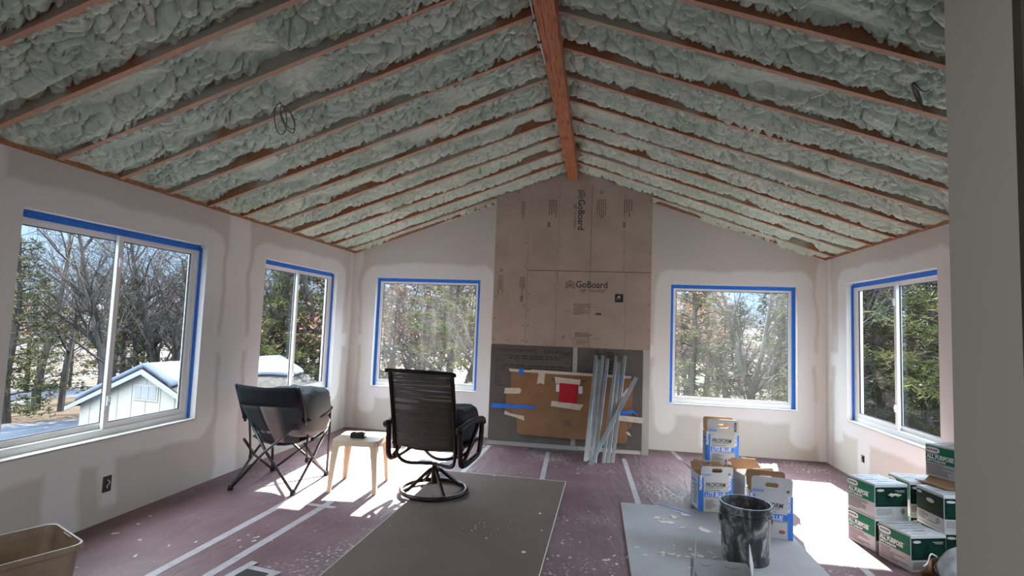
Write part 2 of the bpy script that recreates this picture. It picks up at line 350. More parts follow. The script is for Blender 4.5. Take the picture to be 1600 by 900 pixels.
def beammat():
    m = bpy.data.materials.new('laminated_beam'); m.use_nodes = True; t = m.node_tree; b = t.nodes['Principled BSDF']
    N = t.nodes.new; Lk = t.links.new; g = N('ShaderNodeNewGeometry'); b.inputs['Roughness'].default_value = .7
    mp = N('ShaderNodeMapping'); mp.inputs['Scale'].default_value = (60, 2.5, 60); Lk(g.outputs['Position'], mp.inputs[0])
    n = N('ShaderNodeTexNoise'); n.inputs['Scale'].default_value = 2; n.inputs['Detail'].default_value = 4; Lk(mp.outputs[0], n.inputs['Vector'])
    c = N('ShaderNodeValToRGB'); c.color_ramp.elements[0].position = .33; c.color_ramp.elements[0].color = (.10,.03,.012,1)
    c.color_ramp.elements[1].position = .5; c.color_ramp.elements[1].color = (.44,.165,.07,1); Lk(n.outputs['Fac'], c.inputs[0])
    Lk(c.outputs[0], b.inputs['Base Color']); return m
M['beam'] = beammat()

def bucketmat():
    m = bpy.data.materials.new('splattered_bucket'); m.use_nodes = True; t = m.node_tree; b = t.nodes['Principled BSDF']
    N = t.nodes.new; Lk = t.links.new; g = N('ShaderNodeTexCoord'); b.inputs['Roughness'].default_value = .45
    n = N('ShaderNodeTexNoise'); n.inputs['Scale'].default_value = 11; n.inputs['Detail'].default_value = 8; n.inputs['Roughness'].default_value = .65; n.inputs['Distortion'].default_value = 1.0
    mp = N('ShaderNodeMapping'); mp.inputs['Scale'].default_value = (1, 1, .6); Lk(g.outputs['Object'], mp.inputs[0]); Lk(mp.outputs[0], n.inputs['Vector'])
    c = N('ShaderNodeValToRGB'); E_ = c.color_ramp.elements; E_[0].position = .42; E_[0].color = (.022,.024,.028,1); E_[1].position = .62; E_[1].color = (.34,.335,.33,1)
    q = E_.new(.52); q.color = (.075,.078,.082,1); Lk(n.outputs['Fac'], c.inputs[0]); Lk(c.outputs[0], b.inputs['Base Color'])
    bp = N('ShaderNodeBump'); bp.inputs['Strength'].default_value = .6; bp.inputs['Distance'].default_value = .004; Lk(n.outputs['Fac'], bp.inputs['Height']); Lk(bp.outputs[0], b.inputs['Normal'])
    return m
M['bucket'] = bucketmat()

def slingmat():
    """woven sling fabric: open mesh crossed by horizontal ribs"""
    m = bpy.data.materials.new('sling_mesh'); m.use_nodes = True; t = m.node_tree; b = t.nodes['Principled BSDF']; o = t.nodes['Material Output']
    N = t.nodes.new; Lk = t.links.new; g = N('ShaderNodeTexCoord'); b.inputs['Roughness'].default_value = .8
    mp = N('ShaderNodeMapping'); mp.inputs['Scale'].default_value = (1.5, .01, 60); Lk(g.outputs['Object'], mp.inputs[0])
    n = N('ShaderNodeTexNoise'); n.inputs['Scale'].default_value = 1.6; n.inputs['Detail'].default_value = 3; Lk(mp.outputs[0], n.inputs['Vector'])
    c = N('ShaderNodeMix'); c.data_type = 'RGBA'; c.inputs[6].default_value = (.018,.012,.011,1); c.inputs[7].default_value = (.11,.075,.07,1); Lk(n.outputs['Fac'], c.inputs[0]); Lk(c.outputs[2], b.inputs['Base Color'])
    r = N('ShaderNodeMapRange'); r.inputs['From Min'].default_value = .5; r.inputs['From Max'].default_value = .75; r.inputs['To Min'].default_value = .10; r.inputs['To Max'].default_value = .5; Lk(n.outputs['Fac'], r.inputs['Value'])
    tr = N('ShaderNodeBsdfTransparent'); x = N('ShaderNodeMixShader'); Lk(r.outputs[0], x.inputs[0]); Lk(b.outputs[0], x.inputs[1]); Lk(tr.outputs[0], x.inputs[2]); Lk(x.outputs[0], o.inputs[0])
    return m
M['sling'] = slingmat()

def groundmat():
    m = bpy.data.materials.new('snowy_ground'); m.use_nodes = True; t = m.node_tree; b = t.nodes['Principled BSDF']; b.inputs['Roughness'].default_value = .9; b.inputs['Specular IOR Level'].default_value = .03
    N = t.nodes.new; Lk = t.links.new; g = N('ShaderNodeNewGeometry')
    n = N('ShaderNodeTexNoise'); n.inputs['Scale'].default_value = .35; n.inputs['Detail'].default_value = 6; Lk(g.outputs['Position'], n.inputs['Vector'])
    le = N('ShaderNodeVectorMath'); le.operation = 'LENGTH'; Lk(g.outputs['Position'], le.inputs[0])
    ad = N('ShaderNodeMath'); ad.operation = 'MULTIPLY_ADD'; Lk(n.outputs['Fac'], ad.inputs[0]); ad.inputs[1].default_value = 7; Lk(le.outputs['Value'], ad.inputs[2])
    c = N('ShaderNodeValToRGB'); c.color_ramp.interpolation = 'LINEAR'; E_ = c.color_ramp.elements
    E_[0].position = 0; E_[0].color = (.0,.0,.0,1); E_[1].position = 1; E_[1].color = (0,0,0,1)
    for p, vv in ((.268, 0), (.276, 1), (.335, 1), (.35, 0)): q = E_.new(p); q.color = (vv,vv,vv,1)
    sc = N('ShaderNodeMath'); sc.operation = 'DIVIDE'; Lk(ad.outputs[0], sc.inputs[0]); sc.inputs[1].default_value = 100; Lk(sc.outputs[0], c.inputs[0])
    n4 = N('ShaderNodeTexNoise'); n4.inputs['Scale'].default_value = 7; n4.inputs['Detail'].default_value = 6; Lk(g.outputs['Position'], n4.inputs['Vector'])
    lf = N('ShaderNodeMix'); lf.data_type = 'RGBA'; lf.inputs[6].default_value = (.014,.010,.008,1); lf.inputs[7].default_value = (.052,.040,.030,1); Lk(n4.outputs['Fac'], lf.inputs[0])
    nf = N('ShaderNodeTexNoise'); nf.inputs['Scale'].default_value = .9; nf.inputs['Detail'].default_value = 5; Lk(g.outputs['Position'], nf.inputs['Vector'])
    rf_ = N('ShaderNodeMapRange'); rf_.inputs['From Min'].default_value = .34; rf_.inputs['From Max'].default_value = .50; Lk(nf.outputs['Fac'], rf_.inputs['Value'])
    rd_ = N('ShaderNodeMapRange'); rd_.inputs['From Min'].default_value = 34; rd_.inputs['From Max'].default_value = 42; Lk(le.outputs['Value'], rd_.inputs['Value'])
    fm_ = N('ShaderNodeMath'); fm_.operation = 'MULTIPLY'; Lk(rf_.outputs[0], fm_.inputs[0]); Lk(rd_.outputs[0], fm_.inputs[1])
    mx_ = N('ShaderNodeMath'); mx_.operation = 'MAXIMUM'; Lk(c.outputs[0], mx_.inputs[0]); Lk(fm_.outputs[0], mx_.inputs[1])
    sn = N('ShaderNodeMix'); sn.data_type = 'RGBA'; sn.inputs[6].default_value = (.035,.047,.072,1); sn.inputs[7].default_value = (.065,.073,.088,1); Lk(n.outputs['Fac'], sn.inputs[0])
    x = N('ShaderNodeMix'); x.data_type = 'RGBA'; Lk(mx_.outputs[0], x.inputs[0]); Lk(sn.outputs[2], x.inputs[6]); Lk(lf.outputs[2], x.inputs[7])
    Lk(x.outputs[2], b.inputs['Base Color']); return m
M['ground'] = groundmat()
M['hill'] = mat('wooded_hill', (.028,.022,.022), .95, noise=(.25,(.05,.052,.06),.42,.6,(1,1,2)), spec=.03)

def struct(name, mb, m, **k): o = mb.build(name, m, **k); o['kind'] = 'structure'; return o

# ------------------------------------------------------------------ room shell
TH = .16
def wall_x(name, xin, xout, wins, z1):
    """wall parallel to Y with window holes"""
    mb = MB(); x0, x1 = sorted((xin, xout)); y = NEAR-.15
    for a, b in wins:
        mb.box(x0, x1, y, a, 0, z1); mb.box(x0, x1, a, b, 0, WB); mb.box(x0, x1, a, b, WT, z1); y = b
    mb.box(x0, x1, y, D+TH, 0, z1)
    return struct(name, mb, M['drywall'])
wall_x('wall_left', L, L-TH, [WIN['L1'], WIN['L2']], ZE+.15)
wall_x('wall_right', R, R+TH, [WIN['R0'], WIN['R1']], ZE+.15)
mb = MB()
def gable(x0, x1, z0, dz=.15):
    fn = lambda u, v_, t: (u, t, v_)
    poly = [(x0, z0), (x1, z0), (x1, roofz(x1)+dz)] + ([(XR, ZR+dz)] if x0 < XR < x1 else []) + [(x0, roofz(x0)+dz)]
    mb.prism(poly, fn, D, D+TH)
for a, b in ((L, WIN['F1'][0]), (WIN['F1'][1], WIN['F2'][0]), (WIN['F2'][1], R)): gable(a, b, 0)
for k in ('F1', 'F2'):
    a, b = WIN[k]; mb.box(a, b, D, D+TH, 0, WB); gable(a, b, WT)
struct('wall_far', mb, M['drywall'])
# near wall with the wide opening the picture is taken through
mb = MB(); mb.box(.562, R, .807, NEAR, 0, 2.6); mb.box(L, -3.0, .807, NEAR, 0, 2.6)  # left stub cut short out of view so the fill light gets through
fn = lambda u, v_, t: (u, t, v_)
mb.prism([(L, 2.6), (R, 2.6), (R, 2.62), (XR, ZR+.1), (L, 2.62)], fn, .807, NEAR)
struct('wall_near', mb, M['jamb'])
mb = MB(); mb.box(L-TH, L, -3.2, .8, 0, 2.6); mb.box(R, R+TH, -3.2, .8, 0, 2.6); mb.box(L-TH, -2.2, -3.36, -3.2, 0, 2.6); mb.box(1.6, R+TH, -3.36, -3.2, 0, 2.6); mb.box(-2.2, 1.6, -3.36, -3.2, 2.15, 2.6)  # wide gap in the end wall is added to admit daylight
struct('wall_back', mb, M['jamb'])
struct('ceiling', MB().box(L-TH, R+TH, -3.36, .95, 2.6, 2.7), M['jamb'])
mb = MB(); mb.box(-1.3, .3, -1.6, -.2, 2.56, 2.598)
_p = thing('ceiling_light', 'square flat ceiling light in the room behind the doorway', 'lamp', (0,0,0))  # unseen glowing panel added to brighten the near part of the room
MB().plate([(-1.35,-1.65), (.35,-1.65), (.35,-.15), (-1.35,-.15)], [(-1.3,-1.6), (.3,-1.6), (.3,-.2), (-1.3,-.2)], lambda u, v_, t_: (u, v_, t_), 2.55, 2.599).build('light_frame', M['white'], _p)
_m = mat('lit_diffuser', (.8,.8,.8)); _b = _m.node_tree.nodes['Principled BSDF']; _b.inputs['Emission Color'].default_value = (1.0, .93, .82, 1); _b.inputs['Emission Strength'].default_value = FILL_E
mb.build('light_diffuser', _m, _p)
struct('floor', MB().box(L-TH, R+TH, -3.36, D+TH, -.12, 0), M['rosin'])
# roof deck above the foam
mb = MB()
mb.prism([(L-.5, roofz(L)-.5*kL+.17), (XR, ZR+.17), (XR, ZR+.25), (L-.5, roofz(L)-.5*kL+.25)], fn, .8, D+.5)
mb.prism([(XR, ZR+.17), (R+.5, roofz(R)-.5*kR+.17), (R+.5, roofz(R)-.5*kR+.25), (XR, ZR+.25)], fn, .8, D+.5)
struct('ceiling', mb, M['foam'])
# top plates seen as a thin brown edge along the side walls
struct('trim_1', MB().box(L-.1, L+.012, NEAR, D, ZE-.005, ZE+.025), M['wood'])
struct('trim_2', MB().box(R-.012, R+.1, NEAR, D, ZE-.005, ZE+.025), M['wood'])
mb = MB(); 
for x0, x1 in ((L, CH0), (CH1, R)): mb.bar((x0, D-.01, roofz(x0)+.01), (x1, D-.01, roofz(x1)+.01), .03, .025)
struct('trim_3', mb, M['wood'])
struct('trim_4', MB().box(.562, .70, .792, .807, 0, 2.6), mat('dark_unpainted_trim', (.035,.032,.025), .8, noise=(8,(.05,.045,.035),.4,.7,(6,6,.5)), spec=.1))  # dark strip painted as the shade on the wall's near face
# chase for the fireplace
mb = MB(); mb.prism([(CH0+.012, 0), (CH1-.012, 0), (CH1-.012, roofz(CH1)), (XR, ZR-.02), (CH0+.012, roofz(CH0))], fn, CY+.013, D-.005)
struct('wall_chase', mb, M['drywall'])

# windows
def window(n, axis, pos, sgn, a, b, slider, tapes):
    """axis 'x': opening runs along x at y=pos ; axis 'y': along y at x=pos. sgn: outward direction"""
    root = thing('window_%d' % n, None, None); root['kind'] = 'structure'
    def B(mb_, u0, u1, d0, d1, z0, z1, mi=0):
        d0, d1 = pos+sgn*d0, pos+sgn*d1; lo, hi = min(d0, d1), max(d0, d1)
        if axis == 'x': mb_.box(u0, u1, lo, hi, z0, z1, mi)
        else: mb_.box(lo, hi, u0, u1, z0, z1, mi)
    f = MB(); w_ = .045; d0, d1 = .075, .15
    for q in ((a, b, WB, WB+w_+.01), (a, b, WT-w_, WT), (a, a+w_, WB+w_+.01, WT-w_), (b-w_, b, WB+w_+.01, WT-w_)): B(f, q[0], q[1], d0, d1, q[2], q[3])
    f.build('window_frame', M['vinyl'], root, bevel=.004)
    g0, g1, h0, h1 = a+w_, b-w_, WB+w_+.01, WT-w_
    def sash(u0, u1, dd, name='sash', sw=.04):
        s_ = MB()
        for q in ((u0, u1, h0, h0+sw), (u0, u1, h1-sw, h1), (u0, u0+sw, h0+sw, h1-sw), (u1-sw, u1, h0+sw, h1-sw)): B(s_, q[0], q[1], dd, dd+.028, q[2], q[3])
        so_ = s_.build(name, M['vinyl'], root, bevel=.003)
        gk = MB(); gw = .006
        for q in ((u0+sw, u1-sw, h0+sw, h0+sw+gw), (u0+sw, u1-sw, h1-sw-gw, h1-sw), (u0+sw, u0+sw+gw, h0+sw+gw, h1-sw-gw), (u1-sw-gw, u1-sw, h0+sw+gw, h1-sw-gw)): B(gk, q[0], q[1], dd+.006, dd+.02, q[2], q[3])
        gk.build('gasket', M['vinyl_dark'], so_)
        gm = MB(); B(gm, u0+sw, u1-sw, dd+.011, dd+.015, h0+sw, h1-sw); gm.build('glass_pane', M['glass' if slider else 'glass_dusty'], so_)
        return so_
    if slider:
        mid = (a+b)/2
        s1 = sash(g0, mid+.03, .115); s2 = sash(mid-.03, g1, .082)
        for zz in (h0+.2, h1-.2):
            lk = MB(); B(lk, mid-.022, mid+.004, .068, .083, zz-.035, zz+.035); B(lk, mid-.016, mid-.002, .06, .07, zz-.01, zz+.02)
            lk.build('sash_lock', M['vinyl'], s2, bevel=.004)
    else: sash(g0, g1, .09, sw=.03)
    # sill of bare framing under the vinyl
    s_ = MB(); B(s_, a, b, .0, .075, WB-.004, WB+.006); s_.build('sill', M['vinyl'], root)
    for k in tapes:
        t_ = MB(); tw = .048
        if k == 'top': B(t_, a+.002, b-.002, .069, .0745, WT-tw, WT-.002)
        if k == 'lo': B(t_, a+.001, a+.040, .068, .0745, WB+.01, WT-.01)
        if k == 'hi': B(t_, b-.044, b-.001, .068, .0745, WB+.01, WT-.01)
        if k == 'rev_hi': B(t_, b-.006, b-.001, .05, .075, WB+.01, WT-.02)
        t_.build('painter_tape', M['tape_blue'], root)
window(1, 'y', L, -1, *WIN['L1'], True, ('top', 'rev_hi'))
window(2, 'y', L, -1, *WIN['L2'], True, ('top', 'rev_hi'))
window(3, 'x', D, 1, *WIN['F1'], False, ('top', 'lo', 'hi'))
window(4, 'x', D, 1, *WIN['F2'], False, ('top', 'lo', 'hi'))
window(5, 'y', R, 1, *WIN['R1'], True, ('top', 'rev_hi'))
window(6, 'y', R, 1, *WIN['R0'], True, ('top', 'rev_hi'))  # unseen window added to let more daylight into the near room

# ------------------------------------------------------------------ ceiling: beam, rafters, foam
t = thing('ridge_beam', 'orange laminated timber ridge beam running under the peak of the ceiling', 'beam', (XR, 0, 3.367))
for i in range(3): MB().box(-.061+i*.041, -.061+i*.041+.0395, NEAR, CY+.012, 0, .22).build('beam_ply', M['beam'], t)
t = thing('stapled_cable', 'white cable stapled along the underside of the orange ridge beam', 'cable', (XR-.035, 0, 3.36))
MB().tube([(.02*math.sin(y*1.7)-.02, y, 0) for y in np.arange(1.2, 3.6, .15)], .004, 6).build('cable_run', M['white_wire'], t, smooth=True)
for y in (2.2, 2.75, 3.05, 3.3): MB().box(.02*math.sin(y*1.7)-.032, .02*math.sin(y*1.7)-.008, y-.006, y+.006, -.006, .006).build('staple', M['black'], t)

RY = [3.21+.437*k for k in range(-5, 9)]
def rafter_mb(side):
    mb = MB(); n = 24
    if side < 0: x0, x1 = L, XR-.062
    else: x0, x1 = XR+.062, R
    k = kL if side < 0 else -kR
    vs = []
    for i in range(n+1):
        x = x0+(x1-x0)*i/n; z = roofz(x)
        for yy, zz in ((-.019, 0), (.019, 0), (.019, .16), (-.019, .16)): vs.append((x, yy, z+zz))
    fs = [(4*i+j, 4*i+(j+1) % 4, 4*i+4+(j+1) % 4, 4*i+4+j) for i in range(n) for j in range(4)] + [(0,1,2,3), (4*n+3, 4*n+2, 4*n+1, 4*n)]
    mb.add(vs, fs)
    for i in range(n): mb.mi[4*i] = 1
    return mb
ordn = ['nearest', 'second nearest', 'third nearest', 'fourth nearest', 'fifth nearest', 'sixth nearest', 'seventh nearest', 'seventh farthest', 'sixth farthest', 'fifth farthest', 'fourth farthest', 'third farthest', 'second farthest', 'farthest']
for side, nm in ((-1, 'left'), (1, 'right')):
    proto = None
    for i, y in enumerate(RY):
        if side > 0 and i < 2: continue
        if proto is None: proto = o = rafter_mb(side).build('rafter', [M['rafter'], M['rafter_edge']])
        else: o = proto.copy(); COL.objects.link(o)
        o.location = (0, y, 0)
        tag(o, 'brown timber rafter of the %s roof slope, %s' % (nm, ['farthest, touching the far wall', 'second from the far wall', 'third from the far wall', 'fourth from the far wall', 'fifth from the far wall', 'sixth from the far wall', 'seventh from the far wall', 'eighth from the far wall', 'ninth from the far wall', 'tenth from the far wall', 'nearest the camera but two', 'nearest the camera but one', 'nearest the camera', 'nearest, outside the top edge'][13-i]), 'rafter', 'rafters of the %s roof slope' % nm)

# numpy value noise and cell domes
rs = np.random.RandomState(3)
TAB = rs.rand(512, 512, 3)
def vnoise(x, y, k=0):
    xi = np.floor(x).astype(int); yi = np.floor(y).astype(int); fx = x-xi; fy = y-yi
    fx = fx*fx*(3-2*fx); fy = fy*fy*(3-2*fy)
    g = lambda a, b: TAB[(a) % 512, (b) % 512, k]
    return (g(xi, yi)*(1-fx)+g(xi+1, yi)*fx)*(1-fy)+(g(xi, yi+1)*(1-fx)+g(xi+1, yi+1)*fx)*fy
def domes(x, y, off=0):
    """pillowy cells: 1 at a cell centre, 0 in the creases"""
    xi = np.floor(x).astype(int); yi = np.floor(y).astype(int)
    f1 = np.full(x.shape, 9.); f2 = np.full(x.shape, 9.)
    for a in (-1, 0, 1):
        for b in (-1, 0, 1):
            cx, cy = xi+a, yi+b
            px = cx+TAB[(cx+off) % 512, cy % 512, 0]; py = cy+TAB[(cx+off) % 512, cy % 512, 1]
            d = (px-x)**2+(py-y)**2
            f2 = np.minimum(f2, np.maximum(f1, d)); f1 = np.minimum(f1, d)
    c = np.clip(np.sqrt(f2)-np.sqrt(f1), 0, .5)/.5
    return np.sin(c*PI/2), np.sqrt(np.clip(1-f1/.85, 0, 1))
def foam(side):
    x0, x1 = (L, XR) if side < 0 else (XR, R)
    y0, y1 = 1.0, D
    st = .0095
    ns = int(abs(x1-x0)/st); ny = int((y1-y0)/st)
    X, Y = np.meshgrid(np.linspace(x0, x1, ns), np.linspace(y0, y1, ny), indexing='ij')
    o = 40 if side < 0 else 160
    wx = (vnoise(X*5+o, Y*5, 0)-.5)*.14+(vnoise(X*14+o, Y*14, 0)-.5)*.015; wy = (vnoise(X*5+o, Y*5, 1)-.5)*.14+(vnoise(X*14+o, Y*14, 1)-.5)*.015
    U, V = X+wx+o, Y+wy+20
    # bay coordinate
    t_ = ((Y-RY[0])/.437) % 1.0                           # 0 at a rafter
    edge = np.abs(t_-.5)*2                                # 1 at rafter
    k = kL if side < 0 else -kR
    # foam hugs one rafter and rolls off before the next one
    roll = np.clip((t_-.60-.12*(vnoise(X*4+o, Y*2.3)-.5)*2)/.22, 0, 1); roll = roll*roll*(3-2*roll)
    near = np.clip((.10-t_)/.10, 0, 1)
    low = vnoise(X*1.7+o, Y*3+o, 2)
    patch = np.clip((vnoise(X*2.6+o, Y*4.5+o, 1)-.70)/.08, 0, 1)   # places the crew trimmed flat
    depth = .022+.03*(low-.5) + .034*roll + .012*near
    c1, d1 = domes(U*10.5, V*13.5); c2, d2 = domes(U*24, V*27, 9); c3, d3 = domes(U*7, V*7.5, 31)
    c4, d4 = domes(U*43+.4*c2, V*47, 77)
    fine_ = .45+.9*vnoise(X*3+o+9, Y*3, 0)
    crease = .030*np.exp(-(c1/.22)**2)+.014*np.exp(-(c2/.3)**2)*fine_+.02*np.exp(-(c3/.12)**2)
    lump = (.022*c1**.6+.058*d1+.009*c2**.6*fine_+.030*d2*fine_+.004*c4*fine_+.012*d4*fine_+.020*d3)*(1+.45*np.exp(-((t_-.62)/.12)**2))
    lump = (lump-crease)*(1-.8*patch)+.06*patch
    depth = depth+.104-lump
    depth = np.where(depth < .0, depth*.45, depth)
    ev = np.clip(np.abs(X-(L if side < 0 else R))/.22, 0, 1)
    depth = depth*ev+(.022+.3*depth)*(1-ev)
    Z = np.where(X < XR, ZR-kL*(XR-X), ZR-kR*(X-XR)) + depth
    co = np.stack([X, Y, Z], -1).reshape(-1, 3)
    i = np.arange(ns-1)[:, None]*ny+np.arange(ny-1)[None]; i = i.ravel()
    F = np.stack([i, i+1, i+ny+1, i+ny], -1)
    return co, F
cs, Fs = [], []; base = 0
for s_ in (-1, 1):
    c, F = foam(s_); cs.append(c); Fs.append(F+base); base += len(c)
co = np.concatenate(cs); F = np.concatenate(Fs)
me = bpy.data.meshes.new('spray_foam_insulation')
me.vertices.add(len(co)); me.vertices.foreach_set('co', co.ravel())
me.loops.add(len(F)*4); me.loops.foreach_set('vertex_index', F.ravel().astype(np.int32))
me.polygons.add(len(F)); me.polygons.foreach_set('loop_start', np.arange(0, len(F)*4, 4, dtype=np.int32)); me.polygons.foreach_set('loop_total', np.full(len(F), 4, dtype=np.int32))
me.update(calc_edges=True); me.validate()
o = link_mesh('spray_foam_insulation', me, M['foam'], smooth=True)
tag(o, 'pale green lumpy spray foam insulation filling the bays between the rafters', 'insulation', kind='stuff')

# cable loops hanging from the ceiling
def loops(label, c, sz, seed):
    r_ = random.Random(seed); mb = MB()
    p0 = Vector(c)
    for j in range(3):
        a = r_.uniform(-.5, .5); pts = []
        for k in range(25):
            th = 2*PI*k/24; pts.append(p0+Vector((math.sin(th)*sz*.15+(.25+a*.3)*sz*.5*(1-math.cos(th)), math.sin(th)*sz*.12+a*.04, -sz*.42*(1-math.cos(th))*(1+.15*j))))
        mb.tube(pts, .0035, 6)
    mb.tube(curve([p0+Vector((0, 0, .14)), p0+Vector((-.03, .01, .05)), p0, p0+Vector((.05, 0, -.05)), p0+Vector((.11, .02, -.01))]), .0035, 6)
    tag(mb.build('cable_coil', M['wire'], smooth=True), label, 'cable')
loops('looped grey cable hanging from the foam of the left roof slope', (-2.06, 3.02, 2.87), .19, 2)
loops('looped grey cable hanging beside a rafter high on the right roof slope', (1.60, 2.96, 2.84), .13, 5)

# ------------------------------------------------------------------ backer boards on the chase
def strokes(name, m, parent, polys, w_, y, d=.0006):
    mb = MB()
    for pl in polys:
        for a, b in zip(pl, pl[1:]): mb.bar((a[0], y, a[1]), (b[0], y, b[1]), d, w_, up=(0,0,1) if abs(a[0]-b[0]) > abs(a[1]-b[1]) else (1,0,0))
    return mb.build(name, m, parent)
def fineprint(name, m, parent, x0, x1, z0, z1, rows, y, seed=1, vert=False, rag=.4, fill=.45):
    """rows of tiny illegible print"""
    r_ = random.Random(seed); mb = MB()
    for i in range(rows):
        a = 0; end = 1-rag*r_.random()
        while a < end:
            b = min(a+r_.uniform(.06, .16), end)
            if vert:
                c = x0+(x1-x0)*(i+.5)/rows; h = (x1-x0)/rows*fill/2
                mb.box(c-h, c+h, y-.0006, y+.0004, z1-(z1-z0)*b, z1-(z1-z0)*a)
            else:
                c = z1-(z1-z0)*(i+.5)/rows; h = (z1-z0)/rows*fill/2
                mb.box(x0+(x1-x0)*a, x0+(x1-x0)*b, y-.0006, y+.0004, c-h, c+h)
            a = b+.025
    return mb.build(name, m, parent)
FY = CY-.0008
def screws(parent, pts, m=None):
    for i, (x, z) in enumerate(pts):
        mb = MB(); mb.lathe([(0,0), (.007, 0), (.008, .002), (.008, .003)], 10); 
        o = mb.build('screw', M['black'] if rnd.random() < .75 else M['white'], parent); o.rotation_euler = (PI/2, 0, 0); o.location = (x, CY, z)
def board(label, poly, scr, m='board', grp='tan tile backer boards on the chimney chase'):
    t = thing('tile_backer_board', label, 'board', (0, 0, 0), 0, grp)
    MB().prism(poly, fn, CY, CY+.0125).build('board_panel', M[m], t)
    screws(t, scr); return t
def goboard(parent, x, z, s, vert):
    rot = (PI/2, 0, 0) if not vert else (PI/2, PI/2, 0)
    def P(u, v_): return (x+u*s, z+v_*s) if not vert else (x+v_*s, z-u*s)
    lt = text('brand_lettering', 'GoBoard', s*.35, M['ink'], parent, (P(.36, 0)[0], FY, P(.36, 0)[1]), rot, bold=.0016, sx=.92)
    q = [(0, -.04), (0, .17), (.16, .25), (.32, .17), (.32, -.04), (.16, .04), (0, -.04)]
    strokes('emblem', M['ink'], parent, [[P(*a) for a in q], [P(.16, .25), P(.16, .04)],
        [P(.12, .16), P(.05, .13), P(.05, .04), P(.12, .07), P(.12, .11), P(.09, .10)], [P(.20, .14), P(.20, .07), P(.27, .05), P(.27, .12), P(.20, .14)]], .0068, FY)
    a, b = P(.50, -.05), P(1.45, -.17)
    text('size_lettering', '1/2"', s*.15, M['ink'], parent, (P(.52, -.17)[0], FY, P(.52, -.17)[1]), rot, bold=.001)
    p, q = P(.85, -.06), P(1.5, -.17)
    fineprint('fine_print', M['ink_soft'], parent, min(p[0], q[0]), max(p[0], q[0]), min(p[1], q[1]), max(p[1], q[1]), 3, FY, 4, vert=vert, rag=.1)
S0, S1, SZ = 1.262, 2.205, -.905
b1 = board('tall narrow tan backer board strip up the left edge of the chase', [(CH0, S0-.005), (SZ, S0-.008), (SZ, roofz(SZ)-.01), (CH0, roofz(CH0)-.01)],
    [(CH0+.035, z) for z in (1.31, 1.58, 1.86, 2.17, 2.5, 2.8, 3.05)] + [(SZ-.03, z) for z in (1.31, 1.5, 1.75, 2.0, 2.25, 2.55, 2.95)] + [(-1.12, 1.31), (-1.05, 3.22), (-1.2, 3.15)])
for (x0, x1, z0, z1, n_) in ((-1.28, -1.21, 1.85, 2.14, 4), (-1.0, -.93, 1.88, 2.12, 3), (-1.01, -.96, 2.85, 3.1, 3)): fineprint('fine_print', M['ink_soft'], b1, x0, x1, z0, z1, n_, FY, int(x1*-100), vert=True)
fineprint('barcode', M['ink'], b1, -.985, -.945, 1.80, 1.88, 9, FY, 3, rag=0, fill=.6)
strokes('print_outline', M['ink_soft'], b1, [[(-1.30, 1.93), (-1.30, 2.06), (-1.25, 2.06), (-1.25, 1.93), (-1.30, 1.93)]], .003, FY)
fineprint('small_mark', M['ink'], b1, -1.26, -1.22, 2.18, 2.22, 4, FY, 6, rag=0)
b2 = board('peaked tan backer board at the top of the chase under the beam', [(SZ+.004, S1+.004), (CH1, S1), (CH1, roofz(CH1)-.01), (XR+.06, ZR-.03), (XR+.06, 3.367), (XR-.06, 3.367), (XR-.06, ZR-.03), (SZ+.004, roofz(SZ)-.01)],
    [(CH1-.03, z) for z in (2.25, 2.45, 2.7, 2.95, 3.1)] + [(x, z) for x in (-.52, -.11, .30) for z in (2.25, 2.45, 2.7, 2.9, 3.15)] + [(-.7, 3.34), (0.15, 3.30), (.45, 3.16), (-.5, 3.36)] + [(-.52, 3.29)])
goboard(b2, -.28, 3.24, .33, True)
for i, x in enumerate((-.66, .28)):
    fineprint('fine_print', M['ink_soft'], b2, x, x+.115, 2.87, 3.09, 4, FY, 11+i, vert=True, rag=.5)
    mb = MB()
    for k in range(4): mb.lathe([(.004, 0), (.011, 0), (.011, .001)], 10, (x+.014+.029*k, -3.105, 0))
    o = mb.build('print_symbols', M['ink_soft'], b2); o.rotation_euler = (PI/2, 0, 0); o.location = (0, FY, 0); o.scale = (1, -1, 1) if False else (1, 1, 1)
    for vtx in o.data.vertices: vtx.co.y = -vtx.co.y
    fineprint('barcode', M['ink'], b2, x-.005, x+.03, 2.76, 2.83, 9, FY, 3, rag=0, fill=.6)
fineprint('fine_print', M['ink_soft'], b2, -.05, .07, 2.86, 3.12, 5, FY, 15, vert=True, rag=.3)
strokes('print_outline', M['ink_soft'], b2, [[(-.06, 2.9), (-.06, 3.04), (-.02, 3.04)], [(-.06, 2.9), (0, 2.9)]], .003, FY)
fineprint('small_mark', M['ink'], b2, -.01, .03, 3.19, 3.23, 4, FY, 6, rag=0)
for x in (-.52, -.11, .30): strokes('pencil_line', M['ink_soft'], b2, [[(x, S1+.01), (x, 3.3 if x < .1 else 3.2)]], .0025 if x != -.11 else .006, FY)
strokes('seam_gap', M['ink'], b2, [[(SZ, S1+.001), (CH1, S1-.003)]], .007, CY-.0005)
b3 = board('wide tan backer board across the middle of the chase with black outlet box', [(SZ+.004, S0), (CH1, S0-.01), (CH1, S1-.006), (SZ+.004, S1-.002)],
    [(CH1-.03, z) for z in (1.30, 1.5, 1.8, 2.0, 2.15)] + [(x, z) for x in (-.52, -.11, .33) for z in (1.31, 1.55, 1.75, 2.0, 2.15)] + [(SZ+.03, z) for z in (1.3, 1.5, 1.7, 1.9, 2.1)] + [(-.72, 1.3), (-.3, 1.3), (.12, 1.3), (-.52, 2.18)])
goboard(b3, -.405, 2.00, .33, False)
fineprint('fine_print', M['ink_soft'], b3, -.27, -.05, 1.66, 1.80, 10, FY, 21, rag=.6)
mb = MB()
